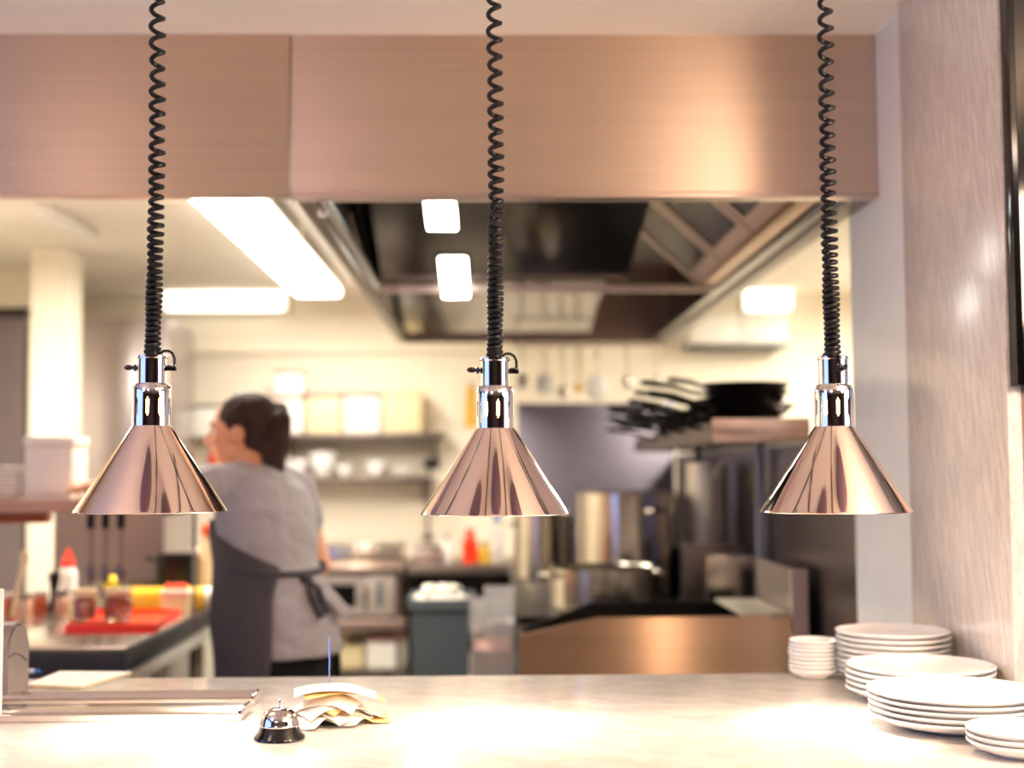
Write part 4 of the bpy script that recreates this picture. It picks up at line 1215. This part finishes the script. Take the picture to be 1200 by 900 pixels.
# pale scraper plate lying in the grill corner
a, b, c_ = P(846, 722, 4.16), P(925, 722, 4.16), P(880, 700, 4.42)
zsc = gr_.z - 0.002
zgp = max(gr_.z, km.z) + 0.0008
o = MB().box((0.735, YG + 0.002, zgp), (0.872, YK + 0.012, zgp + 0.009), bevel=0.002).build('grill_plate', M['steel_satin'])
tag(o, 'pale steel plate lying across the chargrill guards by the end plate', 'plate')


# pots
def pot(name, label, cx, cy, z0, r, h, m, handles=True, lid=False, cat='pot'):
    t_ = thing(name, label, cat, (cx, cy, z0))
    MB().lathe([(0, 0.0008), (r * 0.96, 0.0008), (r, 0.008), (r, h - 0.004), (r + 0.005, h), (r - 0.001, h + 0.001), (r - 0.005, h - 0.004), (r - 0.005, 0.01), (0, 0.008)], segs=56).build('vessel', m, t_, local=True)
    if handles:
        for sx in (-1, 1):
            pts = [Vector((sx * (r + 0.001), -0.05, h * 0.82)), Vector((sx * (r + 0.03), -0.045, h * 0.83)), Vector((sx * (r + 0.04), 0, h * 0.83)), Vector((sx * (r + 0.03), 0.045, h * 0.83)), Vector((sx * (r + 0.001), 0.05, h * 0.82))]
            hnd = MB().tube(pts, 0.008, 8).build('handle', M['steel_pot'], t_, local=True)
    return t_


s1 = pot('stockpot', 'large tall steel stockpot behind the shallow casserole', 0.545, 5.45, ZK, 0.205, 0.405, M['steel_pot'])
s1.rotation_euler.z = R(-62)
s2 = pot('stockpot', 'narrower steel stockpot at the open end of the range, behind the casserole handle', 0.235, 6.25, ZK, 0.135, 0.30, M['steel_pot'])
s3 = pot('casserole_pan', 'wide shallow steel casserole with loop handles at the front of the range', 0.392, 4.88, ZK, 0.187, 0.15, M['steel_pot'], cat='pan')
s3.rotation_euler.z = R(20)
bx = thing('fryer_box', 'dark steel fryer box at the wall, under the tall narrow pot', 'fryer', (0.855, 5.4, ZK))
solid('case', M['steel_dark'], (0.765, 5.15, ZK + 0.0005), (0.945, 5.75, 1.066), bx, bevel=0.006)
solid('front_plate', M['black_iron'], (0.775, 5.13, ZK + 0.01), (0.935, 5.1495, 1.05), bx)
MB().tube([(0.80, 5.13, 1.0), (0.80, 5.105, 1.0), (0.90, 5.105, 1.0), (0.90, 5.13, 1.0)], 0.006, 8).build('handle', M['steel_pot'], bx)
pot('tall_pot', 'tall narrow pale steel pot under the pan shelf', 0.855, 5.42, 1.066, 0.083, 0.335, M['steel_satin'], handles=False)
# upright steel trays leaning by the wall
o = MB().box((0.74, 4.72, ZK + 0.001), (0.90, 4.735, 1.075), bevel=0.003).build('baking_tray', M['steel_pot'])
tag(o, 'upright steel tray standing on the range end by the wall plate', 'tray', 'upright trays on the range')
o = MB().box((0.70, 4.98, ZK + 0.001), (0.92, 4.995, 1.10), bevel=0.003).build('baking_tray', M['steel_dark2'])
tag(o, 'darker upright steel tray behind the pale one on the range', 'tray', 'upright trays on the range')

# shelf over the range with frying pans
YS = 4.08
ax, bx_ = P(835, 505, YS).x, XW - 0.002
zA, zB = P(890, 518, YS).z, P(890, 490, YS).z
sf = thing('pan_shelf', 'deep steel shelf over the range carrying black frying pans', 'shelf', ((ax + bx_) / 2, 5.1, zA))
solid('board', M['steel_dark'], (ax + 0.004, YS + 0.012, zA), (bx_, 6.3, zA + 0.018), sf)
solid('front_lip', M['steel'], (ax, YS, zA), (bx_, YS + 0.0115, zB), sf, bevel=0.002)
solid('side_lip', M['steel_dark2'], (ax - 0.002, YS + 0.012, zA), (ax + 0.0035, 6.3, zB - 0.01), sf, bevel=0.001)
solid('lip_groove', M['steel_dark2'], (ax + 0.004, YS - 0.002, (zA + zB) / 2 - 0.003), (bx_ - 0.004, YS - 0.0002, (zA + zB) / 2 + 0.001), sf)
MB().cyl((0, 0), 0.008, -0.002, 0.002, 16)
MB().lathe([(0, 0), (0.009, 0), (0.009, 0.004), (0, 0.005)], ((ax + bx_) / 2 - 0.01, YS - 0.0004, (zA + zB) / 2), 18, rot=Matrix.Rotation(R(90), 3, 'X')).build('rivet', M['steel'], sf)
for yy in (4.7, 6.1):
    solid('post', mat('bluish_post', '#a2a4b8', 0.4, 0.5) if yy < 5 else M['steel_dark'], (0.915, yy, ZK + 0.0005), (0.945, yy + 0.03, zA - 0.0005), sf)
zp_ = zA + 0.0185


M['pan_iron'] = mat('worn_pan_iron', '#2a211d', 0.3, 0.7, vary=0.4, scale=14, rvary=0.12)


def pan(cx, cy, z0, r, h, ang, tilt, label):
    t_ = thing('frying_pan', label, 'frying pan', (cx, cy, z0), 'black frying pans on the pan shelf')
    t_.rotation_euler = (tilt, 0, ang)
    MB().lathe([(0, 0.0008), (r * 0.74, 0.0008), (r * 0.78, 0.003), (r, h), (r - 0.003, h + 0.001), (r * 0.77, 0.006), (0, 0.005)], segs=40).build('body', M['pan_iron'], t_, local=True)
    MB().tube([(r - 0.004, 0, h * 0.8), (r + 0.03, 0, h * 0.95), (r + 0.09, 0, h * 1.0 + 0.018), (r + 0.17, 0, h + 0.03), (r + 0.19, 0, h + 0.031)], [0.007, 0.006, 0.008, 0.010, 0.006], 10).build('handle', M['black_iron'], t_, local=True)


pl_ = ['lowest', 'second', 'third', 'fourth', 'topmost']
pf_ = ['lowest', 'second', 'third', 'fourth', 'fifth', 'sixth', 'topmost']
for q in range(7):
    pan(0.798 + 0.014 * (q % 2) - 0.006 * (q % 3), 4.28 + 0.02 * ((q * 2) % 3 - 1), zp_ + 0.001 + q * 0.022, 0.138, 0.034, R([172, 205, 155, 188, 148, 176, 130][q]), 0, 'black frying pan, %s in the front pile on the pan shelf' % pf_[q])
for q in range(5):
    pan(0.80, 4.68, zp_ + 0.001 + q * 0.024, 0.138, 0.034, R([188, 162, 205, 178, 195][q]), 0, 'black frying pan, %s in the middle pile on the pan shelf' % pl_[q])
for q in range(4):
    pan(0.81, 5.08, zp_ + 0.001 + q * 0.024, 0.138, 0.034, R([176, 198, 160, 185][q]), 0, 'black frying pan, %s in the rear pile on the pan shelf' % ['lowest', 'second', 'third', 'topmost'][q])

for q in range(5):
    pan(0.80, 5.55, zp_ + 0.001 + q * 0.024, 0.138, 0.034, R([180, 200, 165, 190, 172][q]), 0, 'black frying pan, %s in the far end pile on the pan shelf' % pl_[q])

# utensils hanging from a rail at the back of the hood
ZR_ = P(680, 404, 7.0).z
ur = thing('utensil_rail', 'thin steel rail below the rear hood edge with hanging ladles', 'rail', (0.4, 7.0, ZR_))
xa, xb = P(600, 405, 7.0).x, P(800, 405, 7.0).x
MB().tube([(xa, 7.0, ZR_), (xb, 7.0, ZR_)], 0.006, 8).build('bar', M['steel_pot'], ur)
for xx in (xa + 0.03, xb - 0.03):
    MB().tube([(xx, 7.0, ZR_ + 0.0055), (xx, 7.0, zr + 0.06)], 0.005, 8).build('hanger', M['steel_pot'], ur)
ut = [(612, 455, 0.035, 'ladle', 'steel ladle first on the hanging rail, over the splashback corner'), (638, 462, 0.05, 'skimmer', 'wide pale skimmer hanging second on the rail'), (659, 466, 0.03, 'ladle', 'narrow steel ladle hanging with a blue-grey sheen, third on the rail'),
      (678, 460, 0.022, 'spoon', 'long brass-toned spoon hanging fourth on the rail'), (700, 468, 0.06, 'skimmer', 'broad white skimmer hanging fifth on the rail'), (735, 455, 0.03, 'spoon', 'steel spoon hanging sixth on the rail'), (770, 450, 0.02, 'spoon', 'thin spoon hanging last on the rail')]
for q, (px, pyb, r, nm, lb) in enumerate(ut):
    xx = P(px, 420, 6.99).x
    zb_ = P(px, pyb, 6.99).z
    mm_ = M['mustard'] if q == 3 else M['white_plastic'] if q in (1, 4) else M['steel_pot']
    u_ = thing(nm, lb, 'utensil', (xx, 6.985, zb_), 'utensils on the hood rail')
    MB().tube([(xx, 6.992, ZR_ - 0.014), (xx, 6.985, ZR_ + 0.010), (xx, 7.0, ZR_ + 0.0125), (xx, 7.010, ZR_ + 0.004)], 0.003, 6).build('hook', M['steel_pot'], u_)
    MB().tube([(xx, 6.992, ZR_ - 0.012), (xx, 6.99, zb_ + r)], [0.007, 0.005], 8).build('handle', mm_, u_)
    MB().ball((xx, 6.985, zb_ + r), (r, 0.018, r * 1.1)).build('head', mm_, u_)

# ------------------------------------------------------------------ the cook
BX, BY = -0.622, 4.02
FD = Vector((-0.72, 0.694, 0)).normalized()
LD = Vector((-FD.y, FD.x, 0))


def W(f, l, z):
    return Vector((BX, BY, 0)) + FD * f + LD * l + Vector((0, 0, z))


body_rot = Matrix((FD, LD, Vector((0, 0, 1)))).transposed()          # columns: forward, left, up
HC = W(0.19, 0.0, 1.492)
HF = Vector((-1.0, 0.10, -0.03)).normalized()
HL = Vector((0, 0, 1)).cross(HF).normalized()
HU = HF.cross(HL)
head_rot = Matrix((HF, HL, HU)).transposed()


def Hd(a, b, c):
    return HC + HF * a + HL * b + HU * c


cook = thing('person', 'woman with a dark ponytail in grey t-shirt and charcoal apron reaching over the prep counter', 'person', (BX, BY, 0))


def fuse(mb, name, m, parent, voxel, smooth_it=4, fn=None):
    o = mb.build(name, m, parent)
    md = o.modifiers.new('fuse', 'REMESH')
    md.mode = 'VOXEL'
    md.voxel_size = voxel
    md.use_smooth_shade = True
    sm_ = o.modifiers.new('relax', 'SMOOTH')
    sm_.factor, sm_.iterations = 0.5, smooth_it
    dg = bpy.context.evaluated_depsgraph_get()
    me = bpy.data.meshes.new_from_object(o.evaluated_get(dg))
    o.modifiers.clear()
    old = o.data
    o.data = me
    bpy.data.meshes.remove(old)
    if fn:
        nrm = [v.normal.copy() for v in me.vertices]
        off = world_loc(o)
        for v, n_ in zip(me.vertices, nrm):
            v.co += n_ * fn(v.co + off)
        me.update()
    for p in me.polygons:
        p.use_smooth = True
    if not me.materials:
        me.materials.append(m)
    return o


def loft(mb, stations, seg=36):
    rings = []
    for f, l, z, rf, rl in stations:
        rings.append([mb.bm.verts.new(W(f + rf * math.cos(2 * PI * k / seg), l + rl * math.sin(2 * PI * k / seg), z)) for k in range(seg)])
    for a, b in zip(rings, rings[1:]):
        for k in range(seg):
            j = (k + 1) % seg
            mb.bm.faces.new((a[k], a[j], b[j], b[k]))
    mb.bm.faces.new(rings[0][::-1]); mb.bm.faces.new(rings[-1])
    return mb


# joints
shL, shR = W(0.115, 0.152, 1.332), W(0.09, -0.142, 1.315)
elL = Vector((-0.985, 3.86, 1.292))
wrL = Vector((-1.130, 4.03, 1.330))
elR = W(0.035, -0.178, 1.085)
wrR = W(0.24, -0.145, 1.13)
nk = W(0.115, 0, 1.385)


def hand(mb, wrist, fdir, palm_n, curl):
    """Palm with four unequal bent fingers and a thumb leaving the side of the palm."""
    fdir = fdir.normalized()
    palm_n = (palm_n - fdir * palm_n.dot(fdir)).normalized()
    side = palm_n.cross(fdir)
    rot = Matrix((fdir, side, palm_n)).transposed()
    pc_ = wrist + fdir * 0.045
    mb.ball(pc_, (0.048, 0.038, 0.015), rot=rot)
    for q, (s, ln) in enumerate(((0.028, 0.068), (0.009, 0.076), (-0.010, 0.071), (-0.028, 0.055))):
        p = pc_ + fdir * 0.036 + side * s
        d_ = fdir.copy()
        rad = 0.0085
        for seg, frac in enumerate((0.45, 0.32, 0.23)):
            d_ = (Matrix.Rotation(-curl, 3, side) @ d_) if seg else (Matrix.Rotation(-curl * 0.6, 3, side) @ d_)
            n_ = p + d_ * ln * frac
            mb.limb(p, rad, n_, rad - 0.0008, n=3, seg=10)
            p, rad = n_, rad - 0.0008
    p = pc_ - fdir * 0.018 + side * 0.030
    d_ = (fdir * 0.6 + side * 0.75 + palm_n * -0.25).normalized()
    q_ = p + d_ * 0.042
    mb.limb(p, 0.012, q_, 0.010, n=3, seg=10)
    mb.limb(q_, 0.010, q_ + (d_ * 0.5 + fdir * 0.8).normalized() * 0.03, 0.0085, n=3, seg=10)


bd = MB()
loft(bd, [(0, 0, 0.80, 0.09, 0.14), (0, 0, 0.88, 0.105, 0.155), (0.01, 0, 0.97, 0.10, 0.145), (0.025, 0, 1.07, 0.085, 0.118), (0.05, 0, 1.17, 0.092, 0.128),
          (0.075, 0, 1.27, 0.10, 0.142), (0.095, 0, 1.335, 0.085, 0.135), (0.11, 0, 1.375, 0.06, 0.085), (0.118, 0, 1.395, 0.045, 0.055)])
bd.limb(nk - Vector((0, 0, 0.02)), 0.056, HC + HU * -0.055 + HF * -0.025, 0.050)
bd.limb(shL, 0.044, elL, 0.037).limb(elL, 0.037, wrL, 0.024)
bd.limb(shR, 0.042, elR, 0.038).limb(elR, 0.038, wrR, 0.024)
bd.limb(W(0.105, 0.06, 1.345), 0.038, shL, 0.042).limb(W(0.095, -0.06, 1.345), 0.038, shR, 0.040)
for s in (1, -1):
    hip, knee, ank = W(0.0, s * 0.085, 0.83), W(0.02, s * 0.095, 0.47), W(-0.02, s * 0.10, 0.09)
    bd.limb(hip, 0.078, knee, 0.05).limb(knee, 0.05, ank, 0.036)
# head
bd.ball(Hd(-0.012, 0, 0.028), (0.094, 0.074, 0.086), rot=head_rot, seg=28)
bd.ball(Hd(0.030, 0, -0.028), (0.060, 0.056, 0.084), rot=head_rot, seg=24)
bd.ball(Hd(0.052, 0, -0.085), (0.030, 0.032, 0.024), rot=head_rot)
bd.limb(Hd(-0.005, 0.045, -0.055), 0.020, Hd(0.045, 0.022, -0.092), 0.018).limb(Hd(-0.005, -0.045, -0.055), 0.020, Hd(0.045, -0.022, -0.092), 0.018)
bd.limb(Hd(0.083, 0, 0.012), 0.010, Hd(0.103, 0, -0.024), 0.0125)
bd.ball(Hd(0.094, 0.010, -0.028), 0.009).ball(Hd(0.094, -0.010, -0.028), 0.009)
bd.limb(Hd(0.074, 0.028, 0.022), 0.012, Hd(0.078, 0.008, 0.022), 0.012).limb(Hd(0.074, -0.028, 0.022), 0.012, Hd(0.078, -0.008, 0.022), 0.012)
bd.ball(Hd(0.058, 0.036, -0.025), 0.022).ball(Hd(0.058, -0.036, -0.025), 0.022)
bd.ball(Hd(0.084, 0, -0.052), (0.013, 0.022, 0.008), rot=head_rot).ball(Hd(0.081, 0, -0.064), (0.013, 0.019, 0.008), rot=head_rot)
for s in (1, -1):
    bd.ball(Hd(-0.012, s * 0.074, -0.008), (0.019, 0.009, 0.031), rot=head_rot)
hand(bd, wrL, Vector((-0.75, 0.6, -0.10)), Vector((0.1, 0.1, 1)), R(14))
hand(bd, wrR, FD + LD * 0.25, LD * -1.0 + Vector((0, 0, 0.2)), R(34))
fuse(bd, 'body', M['skin'], cook, 0.0045, 3)
# face details
for s in (1, -1):
    MB().ball(Hd(0.072, s * 0.029, 0.004), (0.011, 0.0135, 0.0085), rot=head_rot).build('eye', M['eye_white'], cook)
    MB().ball(Hd(0.0805, s * 0.030, 0.004), (0.0035, 0.006, 0.006), rot=head_rot).build('iris', M['iris'], cook)
    MB().tube([Hd(0.072, s * 0.043, 0.026), Hd(0.084, s * 0.030, 0.032), Hd(0.088, s * 0.012, 0.029)], [0.002, 0.0035, 0.003], 8).build('eyebrow', M['hair'], cook)
MB().ball(Hd(0.0865, 0, -0.0525), (0.012, 0.0195, 0.0055), rot=head_rot).ball(Hd(0.0835, 0, -0.0632), (0.012, 0.017, 0.006), rot=head_rot).build('lips', M['lips'], cook)
# hair: cap drawn back, then a thick ponytail on the shoulder
hr = MB()
hr.ball(Hd(-0.025, 0, 0.037), (0.098, 0.082, 0.086), rot=head_rot, seg=28)
hr.ball(Hd(-0.060, 0, -0.030), (0.055, 0.070, 0.070), rot=head_rot, seg=24)
hr.ball(Hd(-0.118, 0.0, 0.058), (0.030, 0.030, 0.030), rot=head_rot)
tail = [(Hd(-0.118, 0.005, 0.062), 0.024), (Hd(-0.128, 0.020, 0.03), 0.036), (Hd(-0.120, 0.040, -0.03), 0.042), (Hd(-0.112, 0.055, -0.09), 0.037), (Hd(-0.120, 0.058, -0.14), 0.024), (Hd(-0.130, 0.058, -0.205), 0.010)]
for (p, r), (q, s) in zip(tail, tail[1:]):
    hr.limb(p, r, q, s)
fuse(hr, 'hair', M['hair'], cook, 0.005, 4, lambda p: 0.003 * noise.noise(Vector((p.x * 60, p.y * 60, p.z * 9))))


# t-shirt: slightly larger than the body, short sleeves, loose flared tail
def creases(p):
    return 0.006 * noise.noise(Vector((p.x * 9 + p.z * 8, p.y * 9, p.z * 14))) + 0.003 * noise.noise(p * 34)


ts_ = MB()
loft(ts_, [(-0.032, -0.01, 0.845, 0.136, 0.178), (-0.03, -0.01, 0.87, 0.135, 0.178), (-0.02, -0.01, 0.95, 0.124, 0.168), (0.0, 0, 1.04, 0.110, 0.152), (0.022, 0, 1.10, 0.104, 0.143), (0.045, 0, 1.17, 0.118, 0.156),
           (0.068, 0, 1.26, 0.122, 0.164), (0.088, 0, 1.325, 0.106, 0.146), (0.105, 0, 1.372, 0.078, 0.095), (0.115, 0, 1.392, 0.060, 0.072)])
ts_.limb(W(0.105, 0.06, 1.352), 0.052, shL, 0.058).limb(W(0.095, -0.06, 1.350), 0.052, shR, 0.057)
ts_.limb(shL, 0.062, shL.lerp(elL, 0.62), 0.060, seg=20)
ts_.limb(shR, 0.057, shR.lerp(elR, 0.40), 0.055, seg=20)
fuse(ts_, 'shirt', M['tee'], cook, 0.006, 4, creases)
# loose shirt tail kicked out behind
fl = MB()
fl.prism([W(-0.105, -0.10, 1.05), W(-0.12, -0.05, 1.03), W(-0.155, -0.115, 0.945), W(-0.155, -0.165, 0.955)], FD * 0.02)
fuse(fl, 'shirt_tail', M['tee'], cook, 0.005, 5, creases)
# trousers and shoes
tr = MB()
for s in (1, -1):
    hip, knee, ank = W(0.0, s * 0.085, 0.84), W(0.02, s * 0.095, 0.47), W(-0.02, s * 0.10, 0.10)
    tr.limb(hip, 0.098, knee, 0.070, seg=20).limb(knee, 0.070, ank, 0.062, seg=20)
loft(tr, [(0, 0, 0.78, 0.11, 0.165), (0, 0, 0.86, 0.118, 0.168), (0.0, 0, 0.92, 0.112, 0.16)])
fuse(tr, 'trousers', M['trousers'], cook, 0.008, 3, lambda p: 0.004 * noise.noise(p * 14))
for s in (1, -1):
    sh2 = MB()
    sh2.limb(W(-0.04, s * 0.10, 0.045), 0.042, W(0.13, s * 0.115, 0.035), 0.034)
    sh2.box(W(-0.07, s * 0.10, 0.002) - Vector((0.0, 0, 0)), W(-0.07, s * 0.10, 0.002) + Vector((0.001, 0.001, 0.001)))
    fuse(sh2, 'shoe', M['black_rubber'], cook, 0.006, 3)
# apron: wrapped shell over the front and the near side, with waist band and tie
ap = MB()
nu, nv = 44, 22
gg = []
for j in range(nv + 1):
    v = j / nv
    row = []
    for i in range(nu + 1):
        th = R(-100 + 258 * i / nu)                    # 0 forward, 90 her left
        back = max(0.0, (th - R(50)) / R(108))
        ztop = 1.235 - 0.135 * max(0, min(1, back)) - 0.10 * max(0, -th / R(95))
        zbot = 0.40
        z = ztop + (zbot - ztop) * v
        tz = (z - 0.85) / 0.35
        rf = 0.128 + 0.035 * max(0, min(1, (z - 1.02) / 0.15)) + 0.006 * math.sin(z * 9) + (0.03 if z < 0.95 else 0.03 * max(0, 1 - (z - 0.95) / 0.15))
        rl = 0.166 + (0.03 if z < 0.95 else 0.03 * max(0, 1 - (z - 0.95) / 0.15))
        f0 = 0.06 * max(0, min(1, (z - 0.85) / 0.35)) - 0.02 * max(0, min(1, (1.0 - z) / 0.2))
        # the back edge of the skirt falls forward below the tie
        th2 = th * (1 - 0.27 * v ** 0.8 * max(0.0, min(1.0, (th - R(40)) / R(80))))
        rip = 0.008 * math.sin(th2 * 7) * v
        row.append(ap.bm.verts.new(W(f0 + (rf + rip) * math.cos(th2), (rl + rip) * math.sin(th2), z)))
    gg.append(row)
for j in range(nv):
    for i in range(nu):
        ap.bm.faces.new((gg[j][i], gg[j][i + 1], gg[j + 1][i + 1], gg[j + 1][i]))
apo = ap.build('apron', M['apron'], cook)
sm2 = apo.modifiers.new('thickness', 'SOLIDIFY')
sm2.thickness = 0.003
sm2.offset = 1
band = []
for i in range(0, 49):
    th = R(0 + 360 * i / 48)
    zz_ = 1.10 + 0.02 * math.cos(th)
    band.append(W(0.022 + 0.124 * math.cos(th), 0.162 * math.sin(th), zz_))
MB().tube(band, 0.009, 8, cap=False).build('apron_string', M['apron'], cook)
kn = W(-0.105, -0.02, 1.065)
MB().ball(kn, (0.02, 0.02, 0.015)).tube([kn, kn + Vector((0.02, -0.02, -0.05)), kn + Vector((0.05, -0.02, -0.11))], [0.006, 0.010, 0.012], 8).tube([kn, kn + Vector((0.035, 0.0, -0.03)), kn + Vector((0.06, 0.0, -0.10))], [0.006, 0.010, 0.012], 8).build('apron_tie', M['apron'], cook)
